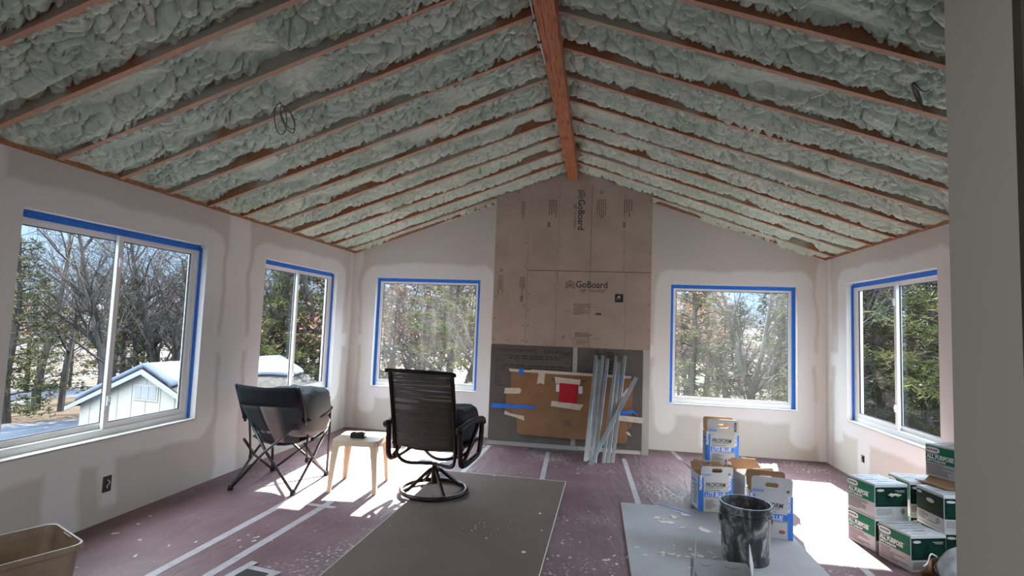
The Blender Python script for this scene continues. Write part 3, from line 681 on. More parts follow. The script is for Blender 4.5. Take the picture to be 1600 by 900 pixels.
for k in range(4): mb.lathe([(.004, 0), (.012, 0), (.012, .001)], 10, (-.29, 1.785-.037*k, 0))
o = mb.build('print_symbols', M['ink_soft'], b3); o.rotation_euler = (PI/2, 0, 0); o.location = (0, FY, 0)
fineprint('fine_print', M['ink_soft'], b3, -.43, -.35, 1.69, 1.70, 1, FY, 8, rag=.0)
fineprint('barcode', M['ink'], b3, -.03, .04, 1.66, 1.69, 1, FY, 22, rag=0, fill=.8)
fineprint('fine_print', M['ink'], b3, -.28, -.05, 1.38, 1.44, 3, FY, 23, rag=.3)
fineprint('fine_print', M['ink_soft'], b3, -.36, .03, 1.36, 1.37, 1, FY, 24, rag=.0)
fineprint('fine_print', M['ink_soft'], b3, -.26, -.10, 1.29, 1.34, 4, FY, 25, rag=.3)
strokes('print_outline', M['ink_soft'], b3, [[(-.28, 1.28), (-.28, 1.345), (-.09, 1.345), (-.09, 1.28), (-.28, 1.28)]], .003, FY)
fineprint('small_mark', M['ink'], b3, -.44, -.405, 1.35, 1.39, 4, FY, 26, rag=0)
for x in (-.52, -.11, .33): strokes('pencil_line', M['ink_soft'], b3, [[(x, S0), (x, S1-.01)]], .0025, FY)
ob = MB(); ob.plate([(.20, 1.828), (.30, 1.828), (.30, 1.93), (.20, 1.93)], [(.208, 1.836), (.292, 1.836), (.292, 1.922), (.208, 1.922)], fn, CY-.003, CY+.001); ob.box(.208, .292, CY-.0012, CY, 1.836, 1.922)
o = ob.build('outlet_box', M['black'], b3)
MB().tube(curve([(.225, CY-.002, 1.86), (.24, CY-.006, 1.905), (.25, CY-.006, 1.885), (.26, CY-.006, 1.91), (.255, CY-.002, 1.86)]), .003, 6).build('wire_ends', M['white_wire'], o, smooth=True)
# cement boards below
def cboard(label, x0, x1):
    t = thing('cement_board', label, 'board', (0, 0, 0)); MB().box(x0, x1, CY, CY+.0125, .05, S0-.012).build('board_panel', M['cement'], t); return t
c1 = cboard('dark grey cement board with upside-down print, left of the middle joint strip', CH0, -.295)
c2 = cboard('dark grey cement board behind the leaning metal beads, right of the joint strip', -.24, .55)
up = (PI/2, PI, 0)
text('upside_down_print', 'LIP 4 X 8', .055, M['ink'], c1, (-.45, FY, 1.20), up, bold=.001)
text('upside_down_print', 'CAN DO SPECIFICATION DEL 08', .045, M['ink'], c1, (-.78, FY, 1.20), up, bold=.001, sx=.72)
fineprint('fine_print', M['ink'], c1, -1.1, -.42, 1.07, 1.13, 2, FY, 31, rag=.1)
fineprint('fine_print', M['ink'], c1, -1.17, -.42, .98, 1.01, 1, FY, 32, rag=.05)
text('upside_down_print', 'SAND', .06, M['ink'], c1, (-.30, FY, 1.19), up, bold=.001)
strokes('outlined_letters', M['ink'], c1, [[(-.31, .97), (-.31, 1.14), (-.42, 1.14)], [(-.31, 1.11), (-.40, 1.11)], [(-.32, 1.05), (-.41, 1.05)], [(-.31, .99), (-.42, .99), (-.42, .96)],
    [(-1.26, .74), (-1.26, .92), (-1.14, .92)], [(-1.23, .76), (-1.23, .9)], [(-1.26, .95), (-1.16, .95), (-1.16, .98), (-1.26, .98)], [(-1.20, .76), (-1.20, .88), (-1.15, .88)], [(-1.26, 1.01), (-1.26, 1.05), (-1.18, 1.05)], [(-1.26, .74), (-1.14, .74)]], .007, FY)
text('upright_print', 'board', .15, M['ink'], c2, (.20, FY, .86), (PI/2, -PI/2, 0))
strokes('outlined_letters', M['ink'], c2, [[(.0, 1.1), (.0, 1.24)], [(.02, 1.1), (.02, 1.24)], [(-.03, 1.24), (-.03, 1.18), (.10, 1.18), (.10, 1.24), (.06, 1.22)]], .007, FY)
t = thing('metal_joint_strip', 'pale vertical metal strip between the two grey cement boards', 'metal strip')
MB().box(-.293, -.242, CY-.002, CY+.012, .05, S0-.012).build('strip', M['steel_strip'], t)
t = thing('metal_corner_strip', 'dull metal edge strip standing along the right edge of the cement boards', 'metal strip')
q = MB().box(.553, CH1, CY-.003, CY+.012, .0, S0-.012).build('strip', M['steel_strip'], t)
for z in (.15, .45, .7, .92, 1.15): o = MB().lathe([(0, 0), (.005, 0), (.005, .002)], 8).build('rivet', M['black'], t); o.rotation_euler = (PI/2, 0, 0); o.location = (.565, CY-.003, z)
t = thing('metal_base_track', 'pale metal track lying along the foot of the cement boards', 'metal strip')
MB().box(CH0, -.2, CY-.012, CY+.012, 0, .048).build('track', M['steel_strip'], t)
t = thing('dark_floor_plank', 'dark olive plank lying on the floor in front of the chase', 'plank')
MB().box(-.80, .02, 6.42, 6.50, .001, .016).build('plank', M['cement'], t, bevel=.002)

# ------------------------------------------------------------------ cardboard covering the firebox
t = thing('cardboard_sheet', 'large brown cardboard sheet taped over the opening of the chase', 'cardboard', (0, CY-.03, 0))
def fl(x0, x1, z0, z1, y0=0, th=.005, poly=None):
    mb = MB(); p = poly or [(x0, z0), (x1, z0), (x1, z1), (x0, z1)]; mb.prism(p, fn, y0, y0+th); return mb
fl(0,0,0,0,0,.006, [(-.96, .175), (-.93, .15), (.36, .125), (.385, .15), (.40, .93), (-1.06, .945), (-1.06, .60), (-.985, .55)]).build('cardboard_panel', M['cardboard'], t)
fl(-1.115, -.88, .38, .60, -.004, .004, [(-1.115, .39), (-.90, .38), (-.87, .60), (-.93, .66), (-1.115, .66)]).build('cardboard_flap', M['cardboard'], t)
fl(.40, .445, .35, .85, .0, .004, [(.395, .30), (.43, .34), (.44, .80), (.45, .84), (.40, .90)]).build('cardboard_flap', M['cardboard'], t)
tb = lambda nm, p, m_, y=-.007: MB().prism(p, fn, y, y+.0012).build(nm, M[m_], t)
tb('masking_tape', [(-1.08, .92), (.41, .905), (.42, .935), (-.8, .955), (-.82, .945), (-1.09, .955)], 'tape_beige')
tb('masking_tape', [(-.73, .78), (-.69, .795), (-.64, .78), (-.63, .925), (-.71, .93)], 'tape_beige', -.009)
tb('masking_tape', [(-1.14, .64), (-.94, .65), (-.92, .70), (-.95, .72), (-1.13, .71)], 'tape_beige', -.010)
tb('masking_tape', [(-1.13, .385), (-1.0, .36), (-.87, .32), (-.88, .38), (-1.05, .40), (-1.12, .43)], 'tape_beige', -.010)
tb('masking_tape', [(-.50, .80), (-.20, .79), (-.19, .86), (-.51, .88)], 'tape_beige', -.010)
tb('masking_tape', [(-.55, .52), (-.19, .49), (-.15, .56), (-.54, .585)], 'tape_beige', -.010)
tb('masking_tape', [(.30, .70), (.33, .68), (.40, .76), (.37, .79)], 'tape_beige', -.010)
tb('masking_tape', [(.24, .40), (.56, .38), (.57, .45), (.27, .46)], 'tape_beige', -.010)
tb('blue_tape', [(-1.30, .455), (-.74, .475), (-.73, .51), (-1.29, .515)], 'tape_blue', -.012)
tb('blue_tape', [(.24, .44), (.45, .50), (.54, .43), (.44, .535), (.24, .49)], 'tape_blue', -.012)
for x, z in ((-.93, .93), (.06, .90), (.28 , .90)): tb('blue_tape', [(x-.03, z-.05), (x+.025, z-.055), (x+.03, z+.035), (x-.03, z+.035)], 'tape_blue', -.012)
tb('red_paper', [(-.455, .575), (-.235, .57), (-.22, .80), (-.445, .81)], 'red', -.013)
tb('white_sticker', [(-.49, .70), (-.45, .70), (-.45, .79), (-.49, .79)], 'white', -.009)
tb('white_sticker', [(-.215, .69), (-.165, .69), (-.165, .78), (-.215, .78)], 'white', -.009)
fineprint('box_print', M['ink'], t, -.53, -.48, .81, .85, 3, -.002, 41, rag=0); fineprint('box_print', M['ink'], t, -.55, -.12, .835, .86, 2, -.002, 42, rag=0)
fineprint('box_print', M['ink_soft'], t, -.38, -.29, .28, .36, 4, -.002, 44, rag=0)
tb('torn_paper_scrap', [(.36, .26), (.40, .27), (.43, .22), (.39, .235)], 'tape_beige')

# leaning metal corner beads
def bead(label, b, tp, w_=.030):
    t = thing('metal_corner_bead', label, 'metal bead', (0, 0, 0), 0, 'metal corner beads leaning on the chase')
    b = Vector(b); tp = Vector(tp); d = (tp-b).normalized(); x = d.cross(Vector((0,1,0))).normalized(); y = x.cross(d)
    M3 = Matrix((x, y, d)).transposed().to_4x4(); M3.translation = b; Ln = (tp-b).length
    mb = MB(); mb.box(-w_/2, w_/2, 0, .0012, 0, Ln, 0, M3); mb.box(-w_/2, -w_/2+.0015, 0, .024, 0, Ln, 0, M3)
    mb.tube([M3 @ Vector((-w_/2, 0, 0)), M3 @ Vector((-w_/2, 0, Ln))], .0028, 6)
    mb.build('bead_strip', M['steel'], t)
    h = MB()
    for i in range(int(Ln/.05)): 
        z = .03+i*.05; h.box(.003, .006, -.0006, 0, z, z+.008, 0, M3)
    h.build('punched_holes', M['ink'], t)
bs = [((-.10, 6.10, .0), (-.01, 6.52, 1.17)), ((-.03, 6.12, 0), (.07, 6.53, 1.17)), ((.0, 6.05, 0), (.13, 6.53, 1.14)), ((.10, 6.08, 0), (.23, 6.53, 1.17)), ((.15, 6.10, 0), (.265, 6.52, 1.10)), ((.20, 6.12, 0), (.335, 6.53, 1.18)), ((-.075, 6.15, 0), (.02, 6.54, 1.12))]
for i, (a, b) in enumerate(bs): bead('shiny perforated metal bead leaning nearly upright on the chase, %s of the seven' % ['leftmost', 'third from left', 'fourth from left', 'fifth from left', 'sixth from left', 'rightmost', 'second from left'][i], a, b, .034 if i % 2 else .040)
bead('shiny metal bead leaning diagonally across the upright ones to the right', (-.05, 5.93, 0), (.47, 6.50, .93), .045)

# ------------------------------------------------------------------ floor coverings
t = thing('brown_board_sheet', 'full brown hardboard sheet lying flat under the swivel chair', 'board', (-.27, 5.205, 0), 0)
MB().box(-1.23, 0, -2.44, 0, .001, .012).build('sheet_face', M['hardboard'], t)
mb = MB(); mb.box(-1.234, .004, -.001, .004, .001, .0135); mb.box(0, .004, -2.44, .004, .001, .0135); mb.box(-1.234, -1.23, -2.44, .004, .001, .0135); mb.build('sheet_edge', M['paper_edge'], t)
t.rotation_euler.z = math.radians(-1.2)
t = thing('grey_drywall_sheet', 'pale grey drywall sheet lying flat under the bucket and white cartons', 'board', (.232, 4.73, 0), math.radians(.3))
MB().box(0, 1.23, -2.44, 0, .001, .0135).build('sheet_face', M['drywall_sheet'], t)
MB().box(-.004, 0, -2.44, 0, .001, .0135).build('sheet_edge', M['cardboard'], t)
def tapestrip(label, pts, w_=.05, mt='tape_beige', dz=0):
    mb = MB()
    P_ = [Vector((x, y, 0)) for x, y in pts]; vs = []
    for i, p in enumerate(P_):
        d = (P_[min(i+1, len(P_)-1)]-P_[max(i-1, 0)]).normalized(); n = Vector((-d.y, d.x, 0))*w_/2
        vs += [p+n+Vector((0,0,.0005+dz)), p-n+Vector((0,0,.0005+dz)), p+n+Vector((0,0,.0022+dz)), p-n+Vector((0,0,.0022+dz))]
    fs = []
    for i in range(len(P_)-1):
        a = 4*i; fs += [(a+2, a+3, a+7, a+6), (a, a+4, a+5, a+1), (a, a+2, a+6, a+4), (a+1, a+5, a+7, a+3)]
    k = 4*(len(P_)-1); fs += [(0, 1, 3, 2), (k, k+2, k+3, k+1)]
    mb.add(vs, fs); tag(mb.build('floor_tape_strip', M[mt]), label, 'tape', 'tape strips on the floor paper')
M['tape_floor'] = mat('worn_seam_tape', (.42,.40,.42), .55, noise=(12,(.34,.31,.33),.4,.7))
tapestrip('long tape strip on the floor paper passing left of the side table, left of its pair', [(-2.47, 1.2), (-2.475, 2.75), (-2.455, 3.8), (-2.47, 5.0), (-2.5, 6.9)], .06, 'tape_floor')
tapestrip('long tape strip on the floor paper passing under the side table, right of its pair', [(-2.20, 1.2), (-2.17, 2.83), (-2.125, 3.95), (-2.1, 5.2), (-2.12, 6.9)], .06, 'tape_floor')
tapestrip('short tape strip stuck across the long strip near the side table', [(-2.27, 4.02), (-2.02, 4.00)], .05, 'tape_floor', .0019)
tapestrip('diagonal-looking tape strip running from behind the swivel chair to the chase', [(-1.31, 5.22), (-1.29, 6.5)], .055, 'tape_floor')
tapestrip('tape strip on the floor between the brown sheet and the chase middle', [(-.50, 5.22), (-.55, 6.40)], .05, 'tape_floor')
tapestrip('tape strip on the floor leading to the corner of the grey sheet', [(.385, 4.74), (.335, 6.35)], .05, 'tape_floor')
tapestrip('tape strip on the floor near the far wall under the right window', [(1.0, 6.50), (.95, 6.93)], .05, 'tape_floor')
tapestrip('tape strip on the floor near the far wall beside the tall white carton', [(1.85, 6.2), (1.78, 6.93)], .05, 'tape_floor')
tapestrip('tape strip crossing the sunlit floor at the right toward the green cartons', [(1.75, 2.6), (1.74, 5.9)], .05, 'tape_floor')
t = thing('floor_vent', 'black covered floor vent framed with pale tape at the front edge', 'vent', (-1.93, 2.88, 0), math.radians(-8))
MB().box(-.09, .09, -.16, .04, .001, .004).build('black_cover', M['black'], t)
for q in ((-.13, .13, .035, .075, 0), (-.135, -.085, -.2, .12, .0011), (.08, .125, -.2, .06, .0022)): MB().box(q[0], q[1], q[2], q[3], .003+q[4], .0052+q[4]).build('tape_border', M['tape_floor'], t)

# dried compound crumbs
def flakes():
    r_ = random.Random(12); mb = MB()
    def flake(x, y, s, z0=.0005):
        n = r_.randint(5, 8); a0 = r_.random()*6; el = r_.uniform(.25, .8)
        pts = []
        for k in range(n):
            a = a0+2*PI*k/n; rr = s*r_.uniform(.35, 1.3); pts.append((math.cos(a)*rr, math.sin(a)*rr*el))
        c, s_ = math.cos(a0*3), math.sin(a0*3)
        mb.prism([(x+u*c-v_*s_, y+u*s_+v_*c) for u, v_ in pts], lambda u, v_, t_: (u, v_, t_), z0, z0+r_.uniform(.002, .006))
    for i in range(480):
        x = r_.uniform(L+.05, R-.1); y = r_.uniform(2.0, D-.1)
        if r_.random() > (.35+.65*vn(x, y)): continue
        on = (-1.50 < x < -.27 and y < 5.2) or (.24 < x < 1.46 and y < 4.72)
        s = r_.choice([.004, .005, .006, .008, .012, .022])*.9*(.7 if on and x < 0 else 1)
        if on and x < 0 and r_.random() < .55: continue
        flake(x, y, s, .0145 if on else .0005)
    for cx, cy, n, sp, ss in ((-.02, 3.7, 22, .26, .02), (.62, 4.4, 10, .09, .042), (.60, 3.75, 30, .12, .024), (-.75, 3.9, 20, .12, .006), (.95, 4.25, 3, .06, .05), (-2.25, 3.3, 6, .1, .024), (-2.75, 3.15, 6, .3, .022), (2.1, 6.7, 25, .5, .012), (-.3, 3.1, 7, .1, .022), (.05, 3.1, 9, .12, .022)):
        for i in range(n):
            x, y = cx+r_.gauss(0, sp), cy+r_.gauss(0, sp*.7)
            if not (L+.05 < x < R-.05 and y < D-.05): continue
            on = (-1.50 < x < -.27 and y < 5.2) or (.24 < x < 1.46 and y < 4.72)
            flake(x, y, ss*r_.uniform(.4, 1.2), .0145 if on else .0005)
    tag(mb.build('dried_compound_crumbs', M['mud']), 'pale crumbs and flakes of dried joint compound scattered over the floor', 'debris', kind='stuff')
def vn(x, y): return float(vnoise(np.array([x*.9+30]), np.array([y*.9+7]), 0)[0])
flakes()
t = thing('plastic_bead_offcut', 'short white plastic bead offcut lying on the corner of the grey sheet', 'strip', (.67, 4.65, .014), math.radians(-38))
MB().box(-.15, .15, -.018, .018, 0, .004).build('strip', M['white'], t)
MB().tube([(-.15, .0, .005), (.15, 0, .005)], .005, 6).build('bead_ridge', M['blue'], t)

# electrical boxes in the side walls
def outlet(label, x, y, z, s, w_=.055, h=.1):
    t = thing('outlet_box', label, 'outlet box', (x, y, z))
    mb = MB(); mb.plate([(-w_/2-.006, -h/2-.006), (w_/2+.006, -h/2-.006), (w_/2+.006, h/2+.006), (-w_/2-.006, h/2+.006)], [(-w_/2, -h/2), (w_/2, -h/2), (w_/2, h/2), (-w_/2, h/2)], lambda u, v_, t_: (t_*s, u, v_), -.002, .003)
    mb.box(-.001 if s > 0 else -.0012, .0012, -w_/2, w_/2, -h/2, h/2); mb.build('box_rim', M['black'], t)
    MB().tube(curve([(.004*s, .0, .03), (.012*s, .012, .01), (.012*s, -.008, -.015), (.004*s, .005, -.03)]), .0035, 6).build('folded_wires', M['white_wire'], t, smooth=True)
outlet('open black electrical box low in the left wall', L, 3.325, .262, 1)
outlet('open black electrical box low in the right wall below the window', R, 6.065, .252, -1, .05, .06)

# ------------------------------------------------------------------ folding camp chair
t = thing('folding_camp_chair', 'dark navy folding camp chair with crossed steel legs seen from behind', 'chair', (-2.80, 4.49, 0), math.radians(2))
cx = t
back = MB(); n = 14; m_ = 12; vs = []
for i in range(m_+1):
    v_ = i/m_; z = .90-.52*v_; y = -.33+.24*v_**1.3
    hw = .285 if v_ < .28 else .285-.13*((v_-.28)/.72)**1.6
    for j in range(n+1):
        u = j/n*2-1; sag = .05*(1-u*u)*(1-.3*v_)
        vs.append((u*hw+.03*v_, y-sag*.9+.0, z-.012*(1-abs(u))*(v_ < .05)))
fs = [(i*(n+1)+j, i*(n+1)+j+1, (i+1)*(n+1)+j+1, (i+1)*(n+1)+j) for i in range(m_) for j in range(n)]
def cloth(vs, fs, name, m, parent, th=.006, smooth=True):
    us = sorted({i for f in fs for i in f}); mp_ = {k: i for i, k in enumerate(us)}; vs = [vs[k] for k in us]; fs = [tuple(mp_[i] for i in f) for f in fs]
    o = MB().add(vs, fs).build(name, m, parent, smooth=smooth); q = o.modifiers.new('s', 'SOLIDIFY'); q.thickness = th; q.offset = 0; return o
topf = [f for k, f in enumerate(fs) if k//n < 4]; rest = [f for k, f in enumerate(fs) if k//n >= 4]
mesh_cols = (5, 6, 7, 8)
midf = [f for k, f in enumerate(fs) if k//n >= 4 and k % n in mesh_cols]; sidef = [f for k, f in enumerate(fs) if k//n >= 4 and k % n not in mesh_cols]
bk = cloth(vs, sidef, 'backrest', M['grey_canvas'], cx); cloth(vs, topf, 'top_band', M['navy'], bk, .012); cloth(vs, midf, 'mesh_panel', M['tan_mesh'], bk, .005)
# seat
vs = []; n2 = 8
for i in range(n2+1):
    y = -.10+.40*i/n2
    for j in range(n2+1):
        u = j/n2*2-1; vs.append((u*.25, y, .40+.03*i/n2-.05*(1-u*u)+.015*u*u))
cloth(vs, [(i*(n2+1)+j, i*(n2+1)+j+1, (i+1)*(n2+1)+j+1, (i+1)*(n2+1)+j) for i in range(n2) for j in range(n2)], 'seat', M['grey_canvas'], cx, .01)
r_ = .012
for s in (-1, 1):
    # crossed legs behind
    MB().tube([(s*.28, -.31, .02), (0, -.30+.02*s, .33), (-s*.285, -.17, .63)], r_, 8).build('rear_cross_leg', M['steel_dark'], cx, smooth=True)
    MB().tube([(s*.27, .30, .02), (0, .27+.02*s, .22), (-s*.25, .26, .42)], r_*.9, 8).build('front_cross_leg', M['steel_dark'], cx, smooth=True)
    MB().tube([(s*.29, -.31, .02), (s*.285, -.02, .23), (s*.27, .28, .44)], r_, 8).build('side_leg', M['steel_dark'], cx, smooth=True)
    MB().tube([(s*.28, .30, .02), (s*.29, .0, .23), (s*.285, -.17, .40)], r_, 8).build('side_leg', M['steel_dark'], cx, smooth=True)
    MB().tube([(s*.27, -.08, .22), (s*.275, -.10, .42), (s*.28, -.13, .60)], r_*.8, 8).build('rear_upright', M['steel_dark'], cx, smooth=True)
    MB().tube([(s*.28, .30, .02), (s*.29, .29, .35), (s*.29, .27, .63)], r_, 8).build('front_upright', M['steel_dark'], cx, smooth=True)
    MB().tube(curve([(s*.285, -.17, .56), (s*.295, -.25, .75), (s*.285, -.335, .90)]), r_*1.1, 8).build('back_post', M['steel_dark'], cx, smooth=True)
    MB().tube(curve([(s*.285, -.20, .60), (s*.30, -.02, .585), (s*.30, .15, .61), (s*.295, .29, .645)]), .014, 8).build('arm_sling', M['navy'], cx, smooth=True)
    for nm, p in (('foot', (s*.285, -.31, .0)), ('foot', (s*.275, .30, .0))): MB().lathe([(.0, 0), (.024, 0), (.024, .025), (.015, .045), (0, .047)], 12, p).build(nm, M['black'], cx)
    for p in ((s*.27, -.08, .23), (s*.28, -.17, .60), (s*.27, .0, .40), (s*.29, .28, .64)): MB().lathe([(0, -.018), (.016, -.016), (.016, .016), (0, .018)], 10, p).build('joint', M['black'], cx)
def puffy(name, m, parent, sx, sy, sz, seed=1, tuft=.0, n=28, dome=.5):
    """soft cushion: squircle pillow with wrinkles"""
    vs = []; r_ = random.Random(seed); o1 = seed*13.7
    N1, N2 = n, n*2
    for i in range(N1+1):
        ph = -PI/2+PI*i/N1
        for j in range(N2):
            th = 2*PI*j/N2; c, s_ = math.cos(ph), math.sin(ph)
            f = lambda v_, p_: math.copysign(abs(v_)**p_, v_)
            x = f(c, .42)*f(math.cos(th), .42); y = f(c, .42)*f(math.sin(th), .42); z = f(s_, .55)
            a = float(vnoise(np.array([x*3+o1+9]), np.array([y*3+z*2+17]))[0])-.5
            b = float(vnoise(np.array([x*9+o1+9+z*3]), np.array([y*3+z*5+17]), 1)[0])-.5
            k = 1+.10*a+.05*b
            vs.append((x*sx/2*k, y*sy/2*k, z*sz/2*(1+.25*a+.10*b)))
    fs = [(i*N2+j, i*N2+(j+1) % N2, (i+1)*N2+(j+1) % N2, (i+1)*N2+j) for i in range(N1) for j in range(N2)]
    o = MB().add(vs, fs).build(name, m, parent, smooth=True); return o
t = thing('grey_cushion', 'thick puffy grey cushion piled on the folding camp chair', 'cushion', (-2.74, 4.56, .40), math.radians(4))
a = puffy('cushion_lower', M['cushion_pale'], t, .50, .50, .20, 3); a.location.z = .13; a['label'] = 'pale lining side of the cushion'
a = puffy('cushion_upper', M['cushion_grey'], t, .52, .52, .30, 5); a.location.z = .30
MB().tube([(.225*math.copysign(abs(math.cos(q))**.45, math.cos(q)), .225*math.copysign(abs(math.sin(q))**.45, math.sin(q)), .405) for q in np.linspace(0, 2*PI, 48, endpoint=False)], .006, 6, closed=True).build('piping', M['grey_canvas'], t, smooth=True)

# ------------------------------------------------------------------ plastic side table
t = thing('plastic_side_table', 'small square beige plastic side table standing in the sun between the chairs', 'table', (-2.09, 4.57, 0), math.radians(8))
def sqr(h, r, n=6):
    pts = []
    for cx_, cy_, a0 in ((h-r, h-r, 0), (-h+r, h-r, PI/2), (-h+r, -h+r, PI), (h-r, -h+r, 3*PI/2)):
        for k in range(n+1): a = a0+PI/2*k/n; pts.append((cx_+r*math.cos(a), cy_+r*math.sin(a)))
    return pts
mb = MB(); flat = lambda u, v_, t_: (u, v_, t_)
mb.prism(sqr(.200, .045), flat, .432, .442); mb.plate(sqr(.205, .05), sqr(.195, .045), flat, .395, .444)
mb.build('table_top', M['plastic_beige'], t, bevel=.003)
for sx in (-1, 1):
    for sy in (-1, 1):
        mb = MB(); pr = [(0, .43, .195, .085), (.2, .38, .198, .062), (.45, .25, .205, .050), (.75, .1, .212, .040), (1, .0, .215, .034)]; vs = []
        for _, z, c, w_ in pr: vs += [(sx*c, sy*c, z), (sx*(c-w_), sy*c, z), (sx*(c-w_), sy*(c-.012), z), (sx*(c-.012), sy*(c-.012), z), (sx*(c-.012), sy*(c-w_), z), (sx*c, sy*(c-w_), z)]
        fs = [(6*i+j, 6*i+(j+1) % 6, 6*i+6+(j+1) % 6, 6*i+6+j) for i in range(4) for j in range(6)] + [tuple(range(6)), tuple(range(24, 30))]
        mb.add(vs, fs).build('leg', M['plastic_beige'], t)
t = thing('black_ashtray', 'small black rectangular ashtray box on the beige plastic side table', 'ashtray', (-2.09, 4.50, .445), math.radians(6))
mb = MB(); mb.plate(sqr(.055, .008), sqr(.047, .006), flat, 0, .042); mb.box(-.047, .047, -.047, .047, 0, .006)
o = mb.build('tray_body', M['black'], t); o.scale = (1.15, .6, 1)
MB().tube([(-.02, -.02, .045), (.03, .02, .045)], .005, 8).build('rest_bar', M['steel'], t)

# ------------------------------------------------------------------ swivel patio chair
t = thing('swivel_patio_chair', 'dark bronze swivel patio chair with woven sling back and round base', 'chair', (-1.39, 4.57, .012), math.radians(-8))
ring = [(.285*math.cos(a), .285*math.sin(a), .022) for a in np.linspace(0, 2*PI, 48, endpoint=False)]
MB().tube(ring, .019, 10, closed=True).build('base_ring', M['bronze'], t, smooth=True)
for k in range(4):
    a = PI/4+k*PI/2; c, s = math.cos(a), math.sin(a)
    MB().tube(curve([(c*.03, s*.03, .20), (c*.08, s*.08, .165), (c*.16, s*.16, .10), (c*.23, s*.23, .045), (c*.28, s*.28, .025)]), .016, 8).build('base_leg', M['bronze'], t, smooth=True)
MB().lathe([(.0, .08), (.028, .08), (.03, .17), (.044, .175), (.044, .205), (.026, .21), (.026, .25), (0, .25)], 16).build('swivel_post', M['bronze'], t, smooth=False)
mb = MB()
for s in (-1, 1):
    mb.box(s*.10-.055, s*.10+.055, -.045, .045, .242, .254)
    for k in range(5): mb.lathe([(.018, 0), (.026, .006), (.018, .012)], 12, (s*.06+s*.025*k, -.04, .236))
mb.build('spring_plates', M['bronze'], t)
MB().tube(curve([(-.27, -.20, .43), (-.265, -.19, .33), (-.20, -.13, .262), (0, -.05, .255), (.20, -.13, .262), (.265, -.19, .33), (.27, -.20, .43)]), .015, 8).build('rear_yoke', M['bronze'], t, smooth=True)
MB().tube(curve([(-.27, .25, .42), (-.20, .20, .30), (0, .10, .255), (.20, .20, .30), (.27, .25, .42)]), .015, 8).build('front_yoke', M['bronze'], t, smooth=True)
def bprof(v_): return (-.215-.12*v_-.03*v_*v_, .42+.64*v_)   # y,z up the back
for s in (-1, 1):
    MB().tube([(s*.285, bprof(q)[0], bprof(q)[1]) for q in np.linspace(-.04, 1, 14)], .019, 8).build('back_post', M['bronze'], t, smooth=True)
    MB().tube([(s*.285, -.20, .42), (s*.285, .28, .43)], .017, 8).build('seat_rail', M['bronze'], t)
    # arm frame loop
    MB().tube(curve([(s*.335, -.30, .605), (s*.34, -.05, .635), (s*.34, .22, .625), (s*.34, .27, .59)]), [.030]*25, 8).build('armrest', M['bronze'], t, smooth=True)
    MB().tube(curve([(s*.335, -.25, .61), (s*.335, -.24, .45), (s*.335, -.22, .33), (s*.335, -.14, .295), (s*.335, .10, .31), (s*.335, .20, .34), (s*.335, .24, .45), (s*.335, .25, .61)]), .023, 8).build('arm_frame', M['bronze'], t, smooth=True)
    MB().tube(curve([(s*.33, -.16, .31), (s*.325, -.02, .40), (s*.33, .18, .60)]), .018, 8).build('arm_brace', M['bronze'], t, smooth=True)
    MB().bar((s*.285, -.17, .43), (s*.335, -.17, .43), .02, .02).build('arm_bracket', M['bronze'], t)
MB().tube(curve([(-.325, bprof(1)[0]-.012, 1.063), (-.28, bprof(1)[0], 1.068), (0, bprof(1)[0]-.005, 1.072), (.28, bprof(1)[0], 1.068), (.30, bprof(1)[0]+.004, 1.05)]), .017, 8).build('top_rail', M['bronze'], t, smooth=True)
MB().tube([(-.285, -.19, .425), (.285, -.19, .425)], .017, 8).build('lower_rail', M['bronze'], t)
vs = []; n = 10
for i in range(17):
    y, z = bprof(i/16)
    for j in range(n+1): u = j/n*2-1; vs.append((u*.275, y-.03*(1-u*u), z))
cloth(vs, [(i*(n+1)+j, i*(n+1)+j+1, (i+1)*(n+1)+j+1, (i+1)*(n+1)+j) for i in range(16) for j in range(n)], 'sling_back', M['sling'], t, .003)
vs = []
for i in range(9):
    for j in range(n+1): u = j/n*2-1; vs.append((u*.275, -.20+.48*i/8, .425-.03*(1-u*u)))
cloth(vs, [(i*(n+1)+j, i*(n+1)+j+1, (i+1)*(n+1)+j+1, (i+1)*(n+1)+j) for i in range(8) for j in range(n)], 'sling_seat', M['sling'], t, .003)
t = thing('charcoal_cushion', 'plump charcoal cushion resting on the seat of the swivel patio chair', 'cushion', (-1.36, 4.64, .44), math.radians(-8))
a = puffy('cushion_body', M['cushion_dark'], t, .60, .46, .33, 9); a.location.z = .155
MB().box(.262, .268, -.02, .01, .20, .215).build('care_tag', M['white'], t)

# ------------------------------------------------------------------ white and blue joint compound cartons
def rrect(x0, x1, z0, z1, r, n=5):
    pts = []
    for cx_, cz_, a0 in ((x1-r, z1-r, 0), (x0+r, z1-r, PI/2), (x0+r, z0+r, PI), (x1-r, z0+r, 3*PI/2)):
        for k in range(n+1): a = a0+PI/2*k/n; pts.append((cx_+r*math.cos(a), cz_+r*math.sin(a)))
    return pts
def handle_panel(parent, w_, z0, z1, y, lean, m, name, slot=True):
    mb = MB(); h = z1-z0; c, s = math.cos(lean), math.sin(lean)
    f2 = lambda u, v_, t_: (u, y+t_*c+(v_)*s, z0+v_*c-t_*s)
    out_ = rrect(-w_/2, w_/2, 0, h, .022); inn = rrect(-.045, .045, h*.42, h*.42+.036, .0175)
    if slot: mb.plate(out_, inn, f2, 0, .004)
    else: mb.prism(out_, f2, 0, .004)
    return mb.build(name, m, parent)
X90 = (PI/2, 0, 0)
